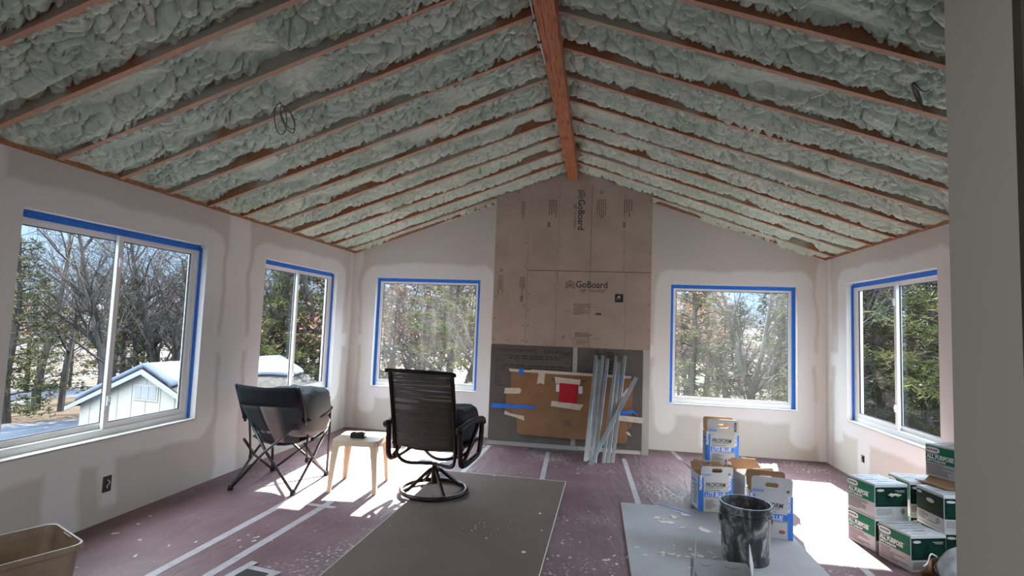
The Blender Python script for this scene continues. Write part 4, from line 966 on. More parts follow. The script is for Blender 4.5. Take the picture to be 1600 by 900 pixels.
def proform(label, loc, yaw, w_=.28, d=.20, h=.30, hh=.13, lean=-.06, leanb=.15, cut=True, side=True, tilt=0):
    t = thing('joint_compound_carton', label, 'carton', loc, yaw, 'white and blue joint compound cartons')
    if tilt: t.rotation_euler.x = tilt
    mb = MB(); th = .004
    for q in ((-w_/2, w_/2, -d/2, -d/2+th), (-w_/2, w_/2, d/2-th, d/2), (-w_/2, -w_/2+th, -d/2+th, d/2-th), (w_/2-th, w_/2, -d/2+th, d/2-th)): mb.box(q[0], q[1], q[2], q[3], 0, h)
    mb.box(-w_/2, w_/2, -d/2, d/2, 0, th); mb.build('carton_body', M['white_card'], t)
    iw = MB(); e_ = .0008
    for q in ((-w_/2+th, w_/2-th, -d/2+th, -d/2+th+e_), (-w_/2+th, w_/2-th, d/2-th-e_, d/2-th), (-w_/2+th, -w_/2+th+e_, -d/2+th, d/2-th), (w_/2-th-e_, w_/2-th, -d/2+th, d/2-th)): iw.box(q[0], q[1], q[2], q[3], th, h)
    iw.build('brown_lining', M['cardboard'], t)
    hp = handle_panel(t, w_*.98, h-.002, h+hh, -d/2, lean, M['white_card'], 'handle_panel')
    fy = -d/2-.001
    def hz(v_): return h-.002+v_*math.cos(lean), -d/2+v_*math.sin(lean)-.0012
    z_, y_ = hz(hh*.16); mbb = MB().box(-w_*.45, -w_*.20, y_-.0004, y_+.0006, z_, z_+.018); mbb.build('handle_badge', M['blue'], hp)
    text('badge_lettering', 'PROFORM', .013, M['white'], hp, (-w_*.435, y_-.0008, z_+.005), X90, depth=.0002)
    z_, y_ = hz(hh*.2); text('handle_lettering', 'PROFORM', .028, M['ink'], hp, (w_*.42, y_-.0004, z_), (PI/2, -PI/2, 0), bold=.0008, sx=.62)
    bkp = handle_panel(t, w_*.98, h-.002, h+hh*.98, d/2-.004, leanb, M['white_card'], 'back_handle_panel')
    if True:
        mb = MB(); c, s = math.cos(leanb), math.sin(leanb); z0_ = h-.002
        f3 = lambda u, v_, t_: (u, d/2-.0055+t_*c+v_*s, z0_+v_*c-t_*s)
        mb.plate(rrect(-w_*.485, w_*.485, .002, hh*.975, .022), rrect(-.047, .047, hh*.42-.002, hh*.42+.038, .0175), f3, 0, .001); mb.build('panel_lining', M['cardboard'], bkp)
    # print on the front
    MB().box(-w_*.5, -w_*.40, fy-.0004, fy+.001, .004, h-.006).build('blue_stripe', M['blue'], t); MB().box(w_*.38, w_*.5, fy-.0004, fy+.001, .004, h-.006).build('blue_stripe', M['blue'], t)
    text('brand_lettering', 'PROFORM', .050, M['ink'], t, (-w_*.35, fy, h*.71), X90, shear=.25, bold=.0006, sx=w_/.28*.74)
    MB().box(-w_*.34, w_*.2, fy-.0004, fy+.001, h*.675, h*.685).build('underline', M['ink'], t)
    fineprint('fine_print', M['ink'], t, -w_*.34, w_*.12, h*.60, h*.63, 1, fy, 3, rag=.1)
    MB().box(-w_*.37, w_*.37, fy-.0004, fy+.001, h*.42, h*.57).build('blue_band', M['blue'], t)
    text('product_lettering', 'LITE BLUE', .048, M['white'], t, (-w_*.345, fy-.0006, h*.44), X90, shear=.2, bold=.0007, sx=w_/.28*.80)
    fineprint('fine_print', M['ink'], t, -w_*.15, w_*.36, h*.385, h*.405, 1, fy, 4, rag=0)
    fineprint('fine_print', M['ink'], t, -w_*.34, w_*.02, h*.08, h*.35, 9, fy, 5, rag=.5, fill=.35)
    o = MB().lathe([(.0, 0), (.022, 0), (.022, .001)], 20).build('red_seal', mat('seal_red', (.35,.10,.09), .6) if 'seal_red' not in bpy.data.materials else bpy.data.materials['seal_red'], t); o.rotation_euler = X90; o.scale = (1, .6, 1); o.location = (w_*.24, fy+.0005, h*.17)
    for xx, nm in ((-w_*.425, 0), (w_*.47, 0)): text('stripe_lettering', 'PROFORM', .030, M['white'], t, (xx-.007, fy-.0006, h*.62), (PI/2, -PI/2, 0), bold=.001, sx=.85)
    for sg in (-1, 1):
        x_ = sg*w_/2; fx_ = x_+sg*.0006; rz = -PI/2 if sg < 0 else PI/2
        MB().box(min(x_, fx_), max(x_, fx_), -d/2, -d/2+.05, .004, h-.006).build('side_stripe', M['blue'], t)
        a_ = -d*.05; text('side_lettering', 'LITE BLUE', .03, M['blue'], t, (fx_, d*.4 if sg < 0 else a_-.03, h*.75), (PI/2, 0, rz), bold=.001, sx=.7)
        mb = MB(); rr = random.Random(8)
        for k in range(12): z = h*(.68-.05*k); mb.box(min(x_, fx_), max(x_, fx_), -d*.15, -d*.15+d*.5*rr.uniform(.5, 1), z, z+.005)
        mb.build('side_fine_print', M['ink'], t)
    return t
A = proform('white and blue carton with a side flap raised, left front of the pile', (.99, 4.80, .0145), math.radians(11), .275, .21, .285, .085, lean=-.12, leanb=.5)
fp = MB(); fp.prism([(0, 0), (.2, .0), (.18, .14), (.03, .13)], lambda u, v_, t_: (-.1375-t_-v_*.75, -.10+u, .285+v_*.66), 0, .004); fp.build('side_flap', M['white_card'], A)
B_ = proform('upright white and blue carton standing highest at the back of the pile', (1.13, 5.12, .32), math.radians(2), .275, .16, .275, .125, lean=0, leanb=.12)
Bb = proform('white carton hidden under the tall upright one behind the front left carton', (1.05, 5.15, .0145), math.radians(-6), .30, .26, .285, .02, lean=-1.4, leanb=1.4)
Cc = proform('white and blue carton with its handle slot facing front right behind the bucket', (1.30, 4.31, .0145), math.radians(-5), .285, .19, .31, .13, lean=-.10, leanb=.22)
Dd = thing('open_white_carton', 'opened white carton with brown flaps between the blue labelled cartons', 'carton', (1.33, 4.82, .0), math.radians(14))
mb = MB(); w_, d_, h_ = .27, .22, .33; th = .004
for q in ((-w_/2, w_/2, -d_/2, -d_/2+th), (-w_/2, w_/2, d_/2-th, d_/2), (-w_/2, -w_/2+th, -d_/2, d_/2), (w_/2-th, w_/2, -d_/2, d_/2)): mb.box(q[0], q[1], q[2], q[3], 0, h_)
mb.box(-w_/2, w_/2, -d_/2, d_/2, 0, th); mb.build('carton_body', M['white_card'], Dd)
mb = MB(); mb.prism([(-w_/2, 0), (w_/2, 0), (w_/2-.02, .09), (-w_/2+.03, .1)], lambda u, v_, t_: (u, d_/2+v_*.6+t_, h_+v_*.8), 0, .004); mb.build('brown_flap', M['cardboard'], Dd)
mb = MB(); mb.prism([(-w_/2, 0), (w_/2, 0), (w_/2-.05, .08), (-w_/2+.01, .07)], lambda u, v_, t_: (u, -d_/2-v_*.3+t_, h_+v_*.9), 0, .004)
mb.build('brown_flap', M['cardboard'], Dd)
fineprint('fine_print', M['ink'], Dd, -.08, .06, .19, .30, 6, -d_/2-.0005, 6, rag=.4, fill=.35)
MB().box(-.11, .08, -d_/2-.0014, -d_/2+.001, .02, .09).build('green_panel', M['green'], Dd)
def crumple(name, m, parent, c, s, seed, n=12):
    r_ = random.Random(seed); pts = []
    for i in range(n+1):
        for j in range(n+1):
            u, v_ = i/n, j/n; k = float(vnoise(np.array([u*4+seed]), np.array([v_*4+seed]))[0])
            k2 = float(vnoise(np.array([u*11+seed]), np.array([v_*11+seed]), 1)[0])
            pts.append((c[0]+(u-.5)*s[0], c[1]+(v_-.5)*s[1]*(1+.3*(k-.5)), c[2]+s[2]*(k*.8+k2*.3)))
    return cloth(pts, [(i*(n+1)+j, i*(n+1)+j+1, (i+1)*(n+1)+j+1, (i+1)*(n+1)+j) for i in range(n) for j in range(n)], name, m, parent, .004, False)
t = thing('torn_carton', 'flattened torn white and brown carton heaped behind the open carton', 'carton', (1.47, 5.20, .0), math.radians(-10))
MB().box(-.15, .15, -.12, .12, 0, .24).build('carton_body', M['cardboard'], t)
crumple('torn_liner', M['white_card'], t, (0, 0, .24), (.34, .26, .09), 4); 
t = thing('cardboard_scrap', 'small bent brown cardboard flap lying on top of the front left carton', 'cardboard', (1.14, 4.83, .34), math.radians(15))
mb = MB(); mb.prism([(-.07, -.01), (.07, -.04), (.06, .03), (-.03, .07)], lambda u, v_, t_: (u, t_-v_*.6, v_*.8), 0, .004); mb.build('cardboard_piece', M['cardboard'], t)
t.location.z = .335

# near grey open carton at the front edge
t = thing('open_grey_carton', 'empty grey-white open carton at the bottom edge in front of the bucket', 'carton', (.70, 3.09, .0145), math.radians(-1))
w_, d_, h_ = .30, .22, .205; mb = MB()
for q in ((-w_/2, w_/2, -d_/2, -d_/2+th), (-w_/2, w_/2, d_/2-th, d_/2), (-w_/2, -w_/2+th, -d_/2, d_/2), (w_/2-th, w_/2, -d_/2, d_/2)): mb.box(q[0], q[1], q[2], q[3], 0, h_)
mb.box(-w_/2, w_/2, -d_/2, d_/2, 0, th); mb.build('carton_body', M['grey_card'], t)
mb = MB(); mb.prism([(-d_/2, 0), (d_/2, 0), (d_/2-.02, .12), (-d_/2+.02, .10)], lambda u, v_, t_: (-w_/2+v_*.05+t_+u*.19, u, h_+v_), 0, .004); mb.build('side_flap', M['white_card'], t)
mb = MB(); mb.prism([(-d_/2, 0), (d_/2, 0), (d_/2-.02, .13), (-d_/2+.02, .10)], lambda u, v_, t_: (w_/2-v_*.15+t_+u*.27, u, h_+v_*.9), 0, .004); mb.build('side_flap', M['white_card'], t)
MB().prism([(-w_/2+.005, 0), (w_/2-.005, 0), (w_/2-.005, d_-.01), (-w_/2+.005, d_-.01)], lambda u, v_, t_: (u, d_/2-.004-v_, h_+.001-v_*.10+t_), 0, .004).build('top_flap', M['grey_card'], t)
for cx_, r_2 in ((-.08, .028), (.055, .034)): MB().tube([(cx_+r_2*math.cos(q_), d_/2-.055+r_2*math.sin(q_), h_+.0012) for q_ in np.linspace(PI, 2*PI, 16)], .0009, 4).build('punched_tab_line', M['ink'], t)


# ------------------------------------------------------------------ bucket
t = thing('plastic_bucket', 'dark plastic bucket splattered with white compound standing on the grey sheet', 'bucket', (1.0, 3.80, .0145), math.radians(25))
mb = MB(); H_ = .365
mb.lathe([(0, 0), (.143, 0), (.146, .01), (.154, H_-.075), (.162, H_-.074), (.163, H_-.066), (.152, H_-.065), (.153, H_-.048), (.165, H_-.047), (.166, H_-.039), (.155, H_-.038), (.156, H_-.014), (.164, H_-.012), (.165, H_), (.152, H_), (.148, H_-.02), (.140, .03), (.130, .012), (0, .012)], 48)
bk_ = mb.build('bucket_body', M['bucket'], t, smooth=False)
mud_ = MB(); mud_.lathe([(0, .16), (.09, .165), (.138, .17)], 32); mud_.build('compound_inside', mat('wet_compound', (.13,.11,.095), .6, bump=(30,.8,.02)), t)
for a in (2.75, 2.75+PI):
    c, s = math.cos(a), math.sin(a); MB().box(-.018, .018, -.004, .022, -.018, .018).build('handle_ear', M['bucket'], t).matrix_local = Matrix.Translation((c*.146, s*.146, H_-.105)) @ Matrix.Rotation(a-PI/2, 4, 'Z')
pts = []
for k in range(25):
    a = 2.75+PI+PI*k/24; drop = math.sin(PI*k/24)*.13
    pts.append((.166*math.cos(a), .166*math.sin(a)-.004, H_-.105-drop))
MB().tube(pts, .003, 6).build('wire_handle', M['steel'], t, smooth=True)
g_ = pts[8:17]; MB().tube(g_, .0095, 8).build('handle_grip', M['bucket'], t, smooth=True)

# ------------------------------------------------------------------ green cartons
def green_carton(label, loc, yaw, endfirst=False, seed=1):
    t = thing('joint_compound_box', label, 'carton', loc, yaw, 'green and white joint compound boxes')
    lx, ly, h = .262, .252, .232                             # label face looks -x, end face looks -y
    MB().box(0, lx, 0, ly, 0, h).build('carton_body', M['white_card'], t, bevel=.003)
    MB().box(.006, lx-.006, .006, ly-.006, h-.0005, h+.0008).build('top_panel', M['carton_top'], t)
    tm = MB(); rr = random.Random(seed)
    for k in range(5):
        y = .02+k*.045; tm.box(.02, .02+rr.uniform(.10, .2), y, y+.006, h+.0004, h+.0012)
    tm.box(.09, .17, ly/2-.06, ly/2-.05, h+.0004, h+.0014); tm.box(.004, lx-.004, ly/2-.001, ly/2+.001, h+.0004, h+.0014)
    tm.build('top_print', M['ink_soft'], t)
    if not endfirst:
        fx = -.0008; gp = MB().box(fx, .001, .004, ly-.004, h*.44, h-.012).build('green_panel', M['green'], t)
        rot = (PI/2, 0, -PI/2)
        mb = MB(); mb.prism([(ly*.80+.050*math.copysign(abs(math.cos(a))**.6, math.cos(a)), h*.83+.020*math.copysign(abs(math.sin(a))**.8, math.sin(a))) for a in np.linspace(0, 2*PI, 24, endpoint=False)], lambda u, v_, t_: (t_, u, v_), fx-.0008, .0)
        mb.build('oval_badge', M['white'], t)
        text('badge_lettering', 'PROFORM', .021, M['ink'], t, (fx-.001, ly*.80+.040, h*.80), rot, bold=.0006, sx=.78)
        mb = MB(); mb.box(fx-.0006, 0, ly*.62, ly*.97, h*.715, h*.722); mb.box(fx-.0006, 0, ly*.18, ly*.97, h*.69, h*.697); mb.build('white_rules', M['white'], t)
        text('product_lettering', 'ALL PURPOSE', .040, M['white'], t, (fx-.001, ly*.955, h*.565), rot, bold=.0016, sx=.76)
        text('subtitle_lettering', 'Joint Compound', .024, M['white'], t, (fx-.001, ly*.955, h*.475), rot, bold=.0006, sx=.8)
        mb = MB()
        for k in range(7):
            z = h*(.37-.048*k); mb.box(fx-.0002, .0, ly*(.95-rr.uniform(.3, .85)), ly*.95, z, z+.0045)
        mb.build('fine_print', M['ink_soft'], t)
    def endface(pos):
        fy = -.0008; p2 = pos
        MB().box(.004, lx-.004, fy, .001, h*.33, h-.02).build('dark_panel', M['green_dk'], t)
        mb = MB(); mb.prism([(.045+.03*math.cos(a), h*.82+.009*math.sin(a)) for a in np.linspace(0, 2*PI, 20, endpoint=False)], lambda u, v_, t_: (u, t_, v_), fy-.0006, 0); mb.build('oval_badge', M['white_card'], t)
        fineprint('fine_print', M['green_mid'], t, .02, .12, h*.40, h*.74, 9, fy-.0002, seed+4, rag=.4, fill=.4); fineprint('fine_print', M['green_mid'], t, .135, .24, h*.40, h*.70, 9, fy-.0002, seed+5, rag=.4, fill=.4)
        fineprint('fine_print', M['ink_soft'], t, .012, .15, h*.08, h*.28, 6, fy-.0002, seed+6, rag=.3, fill=.35)
        z0 = h*.19; strokes('warning_diamond', M['ink'], t, [[(.205, z0), (.222, z0+.02), (.239, z0), (.222, z0-.02), (.205, z0)]], .004, fy)
        MB().box(.218, .226, fy-.001, 0, z0-.008, z0+.008).build('warning_mark', M['ink'], t)
        mb = MB(); mb.box(.16, .235, fy-.0008, 0, h*.80, h*.815); mb.box(.175, .235, fy-.0008, 0, h*.76, h*.77); mb.build('light_print', M['white_card'], t)
    endface(0)
    if endfirst:
        fx = -.0008
        MB().box(fx, .001, .004, ly-.004, h*.33, h-.02).build('dark_panel', M['green_dk'], t)
        mb = MB(); mb.prism([(ly*.88+.025*math.cos(a), h*.84+.008*math.sin(a)) for a in np.linspace(0, 2*PI, 20, endpoint=False)], lambda u, v_, t_: (t_, u, v_), fx-.0006, 0); mb.build('oval_badge', M['white_card'], t)
        mb = MB(); mb.prism([(ly*.48+.036*math.cos(a), h*.70+.014*math.sin(a)) for a in np.linspace(0, 2*PI, 20, endpoint=False)], lambda u, v_, t_: (t_, u, v_), fx-.0006, 0); mb.build('hand_hole', mat('hole_cream', (.50,.52,.42), .7) if 'hole_cream' not in bpy.data.materials else bpy.data.materials['hole_cream'], t)
        mb = MB()
        for k in range(8): z = h*(.62-.03*k); mb.box(fx-.0003, 0, ly*(.95-rr.uniform(.2, .4)), ly*.95, z, z+.003)
        mb.build('fine_print', M['green_mid'], t)
        mb = MB()
        for k in range(6): z = h*(.27-.035*k); mb.box(fx-.0003, 0, ly*(.95-rr.uniform(.2, .5)), ly*.95, z, z+.003)
        mb.box(fx-.0003, 0, ly*.25, ly*.6, h*.09, h*.105); mb.bar((fx, ly*.22, h*.28), (fx, ly*.16, h*.20), .001, .004); mb.bar((fx, ly*.16, h*.20), (fx, ly*.22, h*.12), .001, .004); mb.bar((fx, ly*.22, h*.12), (fx, ly*.28, h*.20), .001, .004); mb.bar((fx, ly*.28, h*.20), (fx, ly*.22, h*.28), .001, .004)
        mb.build('fine_print', M['ink_soft'], t)
    return t
HB = .234
Y17 = math.radians(17)
green_carton('green and white all purpose box at floor level, bottom of the leftmost stack', (1.965, 4.18, 0), Y17, seed=1)
green_carton('green and white all purpose box with torn end on top of the leftmost stack', (1.965, 4.18, HB), Y17, seed=2)
green_carton('green and white all purpose box alone on the floor in front of the others', (2.035, 3.885, 0), Y17, seed=3)
green_carton('green box under the one with the hand hole, beside the grey post', (2.315, 4.03, 0), math.radians(7), True, 4)
green_carton('dark green box showing a cream hand hole, near the grey post', (2.315, 4.03, HB), math.radians(7), True, 5)
green_carton('green box at floor level behind the others against the right wall', (2.27, 4.335, 0), math.radians(4), False, 6)
green_carton('green box with a pale top behind the leftmost stack against the right wall', (2.27, 4.335, HB), math.radians(4), False, 7)
green_carton('green and white all purpose box topmost of the whole pile, half hidden by the post', (2.545, 4.215, HB*2+.035), math.radians(26), False, 8)
t = thing('cardboard_flaps', 'torn brown cardboard flaps sticking out beneath the topmost green box', 'cardboard', (2.45, 4.25, HB*2+.003), math.radians(20))
mb = MB(); mb.prism([(0, 0), (.30, -.02), (.28, .10), (.10, .13), (-.02, .08)], lambda u, v_, t_: (v_*.8, -u+.15, .002+t_+.03*v_/.1), 0, .004); mb.prism([(-.05, 0), (.2, -.02), (.2, .1), (0, .1)], lambda u, v_, t_: (v_*.9-.06, -u+.12, .002+t_), 0, .004)
mb.build('cardboard_piece', M['cardboard'], t)
# torn bit on the left top box
t = thing('torn_carton_flap', 'torn cardboard tuft hanging from the end of the upper left green box', 'cardboard', (2.10, 4.215, .40), Y17)
crumple('torn_edge', M['tape_beige'], t, (0, -.012, -.02), (.09, .02, .03), 7, 8)

# crumpled plastic bag beside the post
t = thing('plastic_bag', 'crumpled translucent white plastic bag beside the front green box', 'bag', (2.24, 3.74, 0))
M['bag'] = mat('bag_plastic', (.62,.64,.66), .3, noise=(9,(.40,.43,.47),.4,.65), bump=(14,.8,.03))
vs = []; N1, N2 = 22, 36
for i in range(N1+1):
    v_ = i/N1; rr = .155*math.sin(PI*min(v_*1.05+.12, 1))**.6*(1-.35*v_); z = .29*v_
    for j in range(N2):
        a = 2*PI*j/N2; k = 1+.35*(float(vnoise(np.array([math.cos(a)*3+9]), np.array([math.sin(a)*3+v_*2+9]))[0])-.5)+.12*(float(vnoise(np.array([math.cos(a)*9+29]), np.array([math.sin(a)*9+v_*5+29]), 1)[0])-.5)
        vs.append((math.cos(a)*rr*k+.03*v_, math.sin(a)*rr*k, max(0, z*(1+.1*(k-1)))))
fs = [(i*N2+j, i*N2+(j+1) % N2, (i+1)*N2+(j+1) % N2, (i+1)*N2+j) for i in range(N1) for j in range(N2)]
MB().add(vs, fs).build('bag_body', M['bag'], t, smooth=True)
t = thing('torn_brown_paper', 'torn brown paper scrap with white edge leaning beside the plastic bag', 'paper', (2.10, 3.80, 0), .3)
o = cloth([(u*.10-.05+.01*math.sin(v_*9), .02*math.sin(u*6+v_*4), v_*.14*(.6+.4*u)) for u in np.linspace(0, 1, 7) for v_ in np.linspace(0, 1, 7)], [(i*7+j, i*7+j+1, (i+1)*7+j+1, (i+1)*7+j) for i in range(6) for j in range(6)], 'paper_piece', M['cardboard'], t, .003)
MB().tube(curve([(-.05, .0, .085), (-.01, .01, .10), (.02, .015, .15), (.05, 0, .14)]), [.004]*25, 6).build('white_edge', M['white'], t)

# ------------------------------------------------------------------ beige tote at lower left
t = thing('storage_tote', 'dusty beige plastic tote standing open at the lower left by the wall', 'tote', (-2.80, 2.11, 0), math.radians(-24))
hx, hy, H_ = .215, .32, .345
def rr2(a, b, r, n=5): 
    return [(x, y) for x, y in rrect(-a, a, -b, b, r, n)]
mb = MB(); lv = [(0, .80, 0), (.02, .84, 0), (H_-.03, .95, 0), (H_-.028, 1.0, 0), (H_, 1.0, 0), (H_, .96, 1), (H_-.04, .92, 1), (.02, .80, 1)]
loops_ = [[(x, y, z) for x, y in rr2(hx*s_, hy*(1-(1-s_)*hx/hy), .05)] for z, s_, _ in lv]; n = len(loops_[0])
vs = [p for l_ in loops_ for p in l_]; fs = [(i*n+j, i*n+(j+1) % n, (i+1)*n+(j+1) % n, (i+1)*n+j) for i in range(len(lv)-1) for j in range(n)] + [tuple(range(n))[::-1], tuple((len(lv)-1)*n+k for k in range(n))]
mb.add(vs, fs).build('tote_body', M['tote'], t)
for s in (-1, 1): MB().box(-.05, .05, s*hy*.99-.012, s*hy*.99+.012, H_-.05, H_-.008).build('handle_grip', M['tote'], t, bevel=.004)

# ------------------------------------------------------------------ outdoors
GZ = -2.15
n = 60; xs = np.linspace(-140, 140, n); ys = np.linspace(-60, 200, n); vs = []
for yv in ys:
    for xv in xs:
        rr = math.hypot(xv, yv); z = GZ - max(0, rr-24)*.06 if rr < 60 else GZ-2.2
        vs.append((xv, yv, z + .25*math.sin(xv*.31)*math.sin(yv*.23)*min(1, rr/30)))
gr = MB().add(vs, [(j*n+i, j*n+i+1, (j+1)*n+i+1, (j+1)*n+i) for j in range(n-1) for i in range(n-1)]).build('snowy_ground', M['ground'], smooth=True)
gr['kind'] = 'structure'
vs = []; NA = 90
for i in range(NA+1):
    a = math.radians(-80+200*i/NA); zt = 2.5+1.5*math.sin(a*5)+1*math.sin(a*11+1)+.6*math.sin(a*23)
    for r0, z0 in ((110, -6), (135, zt*.55), (165, zt), (190, zt-3)): vs.append((-math.sin(a)*-r0, math.cos(a)*r0, z0))
hl = MB().add(vs, [(4*i+j, 4*i+j+1, 4*i+5+j, 4*i+4+j) for i in range(NA) for j in range(3)]).build('far_hills', M['hill'], smooth=True)
hl['kind'] = 'structure'

def branch_tree(seed, h, trunk_r, spread, depth=4, nb=9, m_leaf=None, leaf_n=0, lean=0, low=.2, pale=False):
    """skeletal tree: recursive tapering limbs in one mesh; optional leaves as a second mesh"""
    r_ = random.Random(seed); mb = MB(); tips = []
    def limb(p, d, ln, r0, lev):
        n_ = 7 if lev == 0 else (4 if lev < 3 else 3); pts = [p]; rs_ = [r0]; q = p.copy(); dd = d.copy()
        for i in range(n_):
            dd = (dd+Vector((r_.gauss(0, .16), r_.gauss(0, .16), r_.gauss(0, .10)+(.05 if lev else .0)))*(1.0 if lev else .45)).normalized()
            q = q+dd*ln/n_; pts.append(q.copy()); rs_.append(max(r0*(1-(i+1)/n_*(.75 if lev == 0 else .8)), .004))
        mb.tube(pts, rs_, 6 if lev == 0 else (4 if lev < 2 else 3))
        if lev >= depth-1: tips.append(pts[-1]); tips.append(pts[-2])
        if lev < depth:
            k = {0: nb, 1: 6, 2: 4, 3: 3}.get(lev, 2)
            for c in range(k):
                t_ = r_.uniform(low if lev == 0 else .2, 1); f = t_*n_; i = min(int(f), n_-1)
                bp = pts[i].lerp(pts[i+1], f-i); az = r_.uniform(0, 2*PI)
                out_ = Vector((math.cos(az), math.sin(az), r_.uniform(.0, .9)))
                nd = (dd*.5+out_*.9).normalized() if lev == 0 else (dd*.8+Vector((r_.gauss(0, .8), r_.gauss(0, .8), r_.gauss(0.05, .6)))).normalized()
                limb(bp, nd, ln*(spread if lev == 0 else .58)*r_.uniform(.7, 1.1)*(1.15-t_*.5), max(rs_[i]*.5, .006), lev+1)
    limb(Vector((0, 0, -.4)), Vector((lean, r_.uniform(-.08, .08), 1)).normalized(), h, trunk_r, 0)
    lf = None
    if m_leaf:
        lf = MB(); k = max(1, leaf_n//max(1, len(tips)))
        for tp in tips:
            for _ in range(k):
                c = tp+Vector((r_.gauss(0, .22), r_.gauss(0, .22), r_.gauss(0, .16))); s = r_.uniform(.05, .11)
                a = Vector((r_.gauss(0, 1), r_.gauss(0, 1), r_.gauss(0, 1))).normalized()*s; b = a.orthogonal().normalized()*s*.6
                lf.add([c-a, c+b, c+a, c-b], [(0, 1, 2, 3)])
    return mb, lf
def evergreen(seed, h, w_, dens=1.0, low=.12):
    r_ = random.Random(seed); mb = MB(); lf = MB()
    pts = [Vector((.08*math.sin(z*1.3+seed), .08*math.cos(z*1.1+seed), z)) for z in np.linspace(-.4, h, 10)]
    mb.tube(pts, [.17*(1-i/10.5)+.01 for i in range(10)], 6)
    nb = int(64*dens)
    for k in range(nb):
        t_ = low+(1-low)*k/nb; z = h*t_; az = k*2.4+r_.uniform(-.4, .4)
        ln = w_*(1-t_)**.6*r_.uniform(.55, 1.15)+.25; d = Vector((math.cos(az), math.sin(az), r_.uniform(-.1, .35))).normalized()
        p = Vector((.08*math.sin(z*1.3+seed), .08*math.cos(z*1.1+seed), z)); e_ = p+d*ln
        mb.tube([p, (p+e_)/2+Vector((0, 0, .05*ln)), e_], [.03, .018, .006], 4)
        for _ in range(int(26*ln*dens)+10):
            u = r_.uniform(.3, 1.05); c = p.lerp(e_, u)+Vector((r_.gauss(0, .14), r_.gauss(0, .14), r_.gauss(.02, .10)))
            for _2 in range(4):
                a = (d*.3+Vector((r_.gauss(0, .7), r_.gauss(0, .7), r_.gauss(0.1, .5)))).normalized()*r_.uniform(.08, .2); b = a.orthogonal().normalized()*.022
                lf.add([c-b, c+a, c+b], [(0, 1, 2)])
    return mb, lf
def tree_proto(name, mbs, mats, part):
    t = bpy.data.objects.new(name, None); COL.objects.link(t)
    mbs[0].build('trunk_and_branches', mats[0], t)
    if mbs[1]: mbs[1].build(part, mats[1], t)
    return t
PT = [('bare', tree_proto('bare_tree', branch_tree(s, h, r0, sp, 4, nb, lean=ln, low=lo), (M['bark'], None), '')) for s, h, r0, sp, nb, ln, lo in
      ((1, 7.5, .17, .50, 12, .05, .22), (2, 8.0, .15, .42, 13, -.08, .28), (3, 6.5, .13, .55, 11, .15, .2), (4, 8.0, .19, .45, 13, 0, .35))]
PT.append(('pale', tree_proto('bare_tree', branch_tree(11, 7.8, .15, .48, 4, 12, low=.25), (M['bark_pale'], None), '')))
PT += [('green', tree_proto('evergreen_tree', evergreen(21, 7.2, 1.9, 1.0), (M['bark'], M['needles']), 'foliage')), ('green', tree_proto('evergreen_tree', evergreen(22, 6.2, 1.6, .9, .05), (M['bark'], M['needles_dark']), 'foliage')),
       ('green', tree_proto('evergreen_tree', evergreen(23, 8.0, 2.2, 1.0, .3), (M['bark'], M['needles']), 'foliage'))]
PT.append(('oak', tree_proto('oak_tree', branch_tree(31, 5.5, .11, .50, 4, 11, True, 2600), (M['bark'], M['dead_leaf']), 'dry_leaves')))
used = set()
LAB = {'bare': ('dark leafless tree', 'leafless trees'), 'pale': ('pale barked leafless tree', 'pale trees'),
       'green': ('green needled evergreen', 'evergreens'), 'oak': ('small russet leaved tree', 'russet trees')}
def place(i, x, y, s=1, rz=None):
    k, p = PT[i]
    if i in used: o = copy_tree(p)
    else: o = p; used.add(i)
    rr = math.hypot(x, y); z = GZ-max(0, rr-24)*.06
    o.location = (x, y, z); o.rotation_euler = (0, 0, rz if rz is not None else rnd.uniform(0, 6.28)); o.scale = (s, s, s)
    az = math.degrees(math.atan2(-x, y))
    wn, ac = ('large left window', 45) if az > 36 else ('small left window', 31) if az > 26.5 else ('left far window', 18) if az > 3 else ('right far window', -13) if az > -21 else ('right wall window', -27)
    tag(o, '%s%s, in the %s half of the %s' % (LAB[k][0], ' near the house' if rr < 20 else ' far back' if rr > 27 else '', 'left' if az > ac else 'right', wn), 'tree', '%s outside the %s' % (LAB[k][1], wn))

# trees by direction (degrees left of the view axis +y, distance)
def polar(a, r): a = math.radians(a); return -math.sin(a)*r, math.cos(a)*r
rt = random.Random(77)
def sector(a0, a1, r0, r1, n, choices, smin=.8, smax=1.05):
    for k in range(n):
        a = a0+(a1-a0)*(k+rt.random())/n; r = rt.uniform(r0, r1); x, y = polar(a, r)
        if -12.5 < x < -5.5 and 8.2 < y < 16: r = 21; x, y = polar(a, r)
        place(rt.choice(choices), x, y, rt.uniform(smin, smax))
sector(36, 58, 23, 28, 13, (0, 1, 2, 3, 6, 1, 4, 6), .75, 1)
sector(34, 60, 29, 42, 24, (0, 1, 3, 5, 6, 7, 8, 8))
sector(28, 46, 19, 24, 10, (6, 3, 5, 3, 0, 2), .75, .95)
sector(27, 36, 17, 22, 5, (5, 7, 0))
sector(10, 27, 15, 19, 6, (5, 7, 6, 0, 2), .75, .95)
sector(10, 28, 20, 34, 13, (5, 0, 8, 6, 8, 1))
sector(-24, -5, 15, 19, 6, (0, 4, 6, 2, 8), .75, .95)
sector(-24, -5, 20, 34, 15, (0, 8, 6, 8, 1, 5))
sector(-36, -20, 15, 19, 6, (6, 7, 6, 5), .8, 1)
sector(-38, -20, 19, 32, 12, (0, 5, 6, 8, 3, 4))
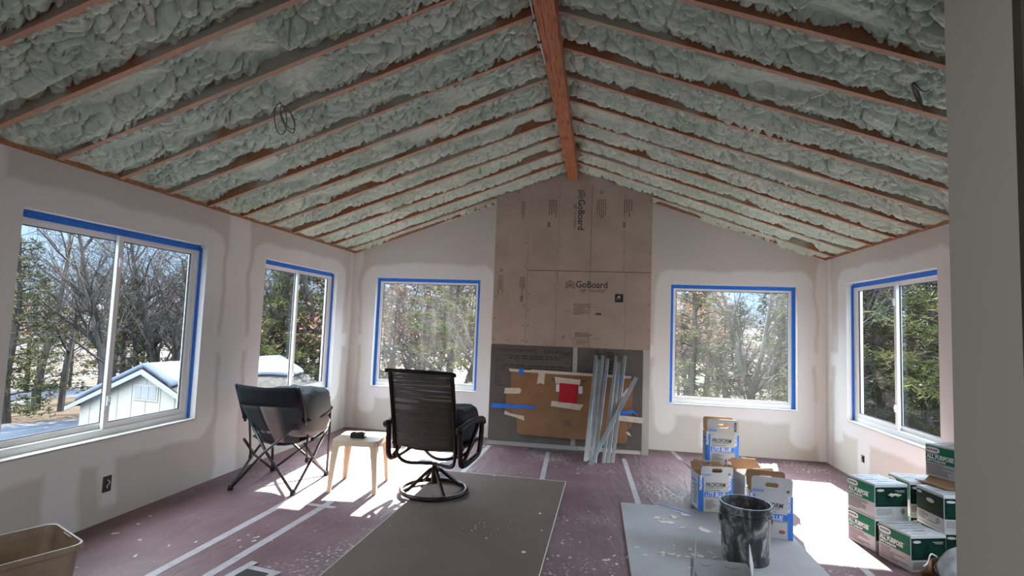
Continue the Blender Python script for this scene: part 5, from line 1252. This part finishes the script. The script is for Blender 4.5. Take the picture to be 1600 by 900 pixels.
# shed
gx, gy = -9.30, 9.66; bx_, by_ = -8.75, 13.5
t = thing('garden_shed', 'white gabled garden shed with snow on its shingled roof outside the left windows', 'shed', (gx, gy, GZ), math.atan2(bx_-gx, by_-gy)*-1)
LS = math.hypot(bx_-gx, by_-gy); hw = 2.0; rz_ = .30-GZ; ez = rz_-.43*hw
MB().prism([(-hw+.1, 0), (hw-.1, 0), (hw-.1, ez), (0, rz_-.06), (-hw+.1, ez)], fn, .08, LS-.08).build('siding', M['shed_wall'], t)
g_ = MB()
for k in range(9): x = -1.6+k*.4; g_.box(x-.006, x+.006, .07, .085, 0, rz_-.12-.43*abs(x))
g_.build('siding_grooves', M['shed_trim'], t)
for s in (-1, 1):
    f4 = lambda u, v_, t_, s=s: (s*u, t_, v_)
    MB().prism([(0, rz_-.03), (hw+.15, ez-.09), (hw+.15, ez-.04), (0, rz_+.02)], f4, -.05, LS+.05).build('roof_slope', M['shingle'], t)
    MB().prism([(0, rz_-.10), (hw+.15, ez-.16), (hw+.15, ez-.07), (0, rz_)], f4, -.08, -.05).build('rake_trim', M['shed_trim'], t)
    mb = MB(); nS = 14; vs = []
    for i in range(nS+1):
        for j in range(nS+1):
            u = (.0+(.40 if s > 0 else .95)*i/nS*(1-.12*math.sin(j*.9)))*hw; y = -.04+(LS+.06)*j/nS; vs.append((s*u, y, rz_-.43*u+.09-.05*(i == nS)))
    cloth(vs, [(i*(nS+1)+j, i*(nS+1)+j+1, (i+1)*(nS+1)+j+1, (i+1)*(nS+1)+j) for i in range(nS) for j in range(nS)], 'roof_snow', M['snow'], t, .09)
v1 = MB()
for k in range(3): v1.box(-.30+k*.21, -.12+k*.21, .05, .07, rz_-.62, rz_-.36)
vp = MB().box(-.34, .34, .06, .08, rz_-.66, rz_-.32).build('vent_frame', M['shed_wall'], t); v1.build('vent_panes', M['shed_trim'], vp)
# white rail of a stair outside the left window
t = thing('white_stair_rail', 'white wooden handrail with a sloping post outside the left window', 'railing', (-6.4, 5.9, 0))
MB().bar((-.85, .25, -.62), (.9, 1.35, -.66), .05, .09).build('top_rail', M['shed_trim'], t)
MB().bar((-.85, .25, -.8), (.9, 1.35, -.84), .04, .06).build('lower_rail', M['shed_trim'], t)
MB().bar((-.86, .15, -.50), (-1.25, -.15, -1.45), .05, .09).build('sloping_rail', M['shed_trim'], t)
for q in (0, .5, 1): MB().box(-.85+1.75*q-.045, -.85+1.75*q+.045, .25+1.1*q-.045, .25+1.1*q+.045, GZ+.02, -.6).build('post', M['shed_trim'], t)
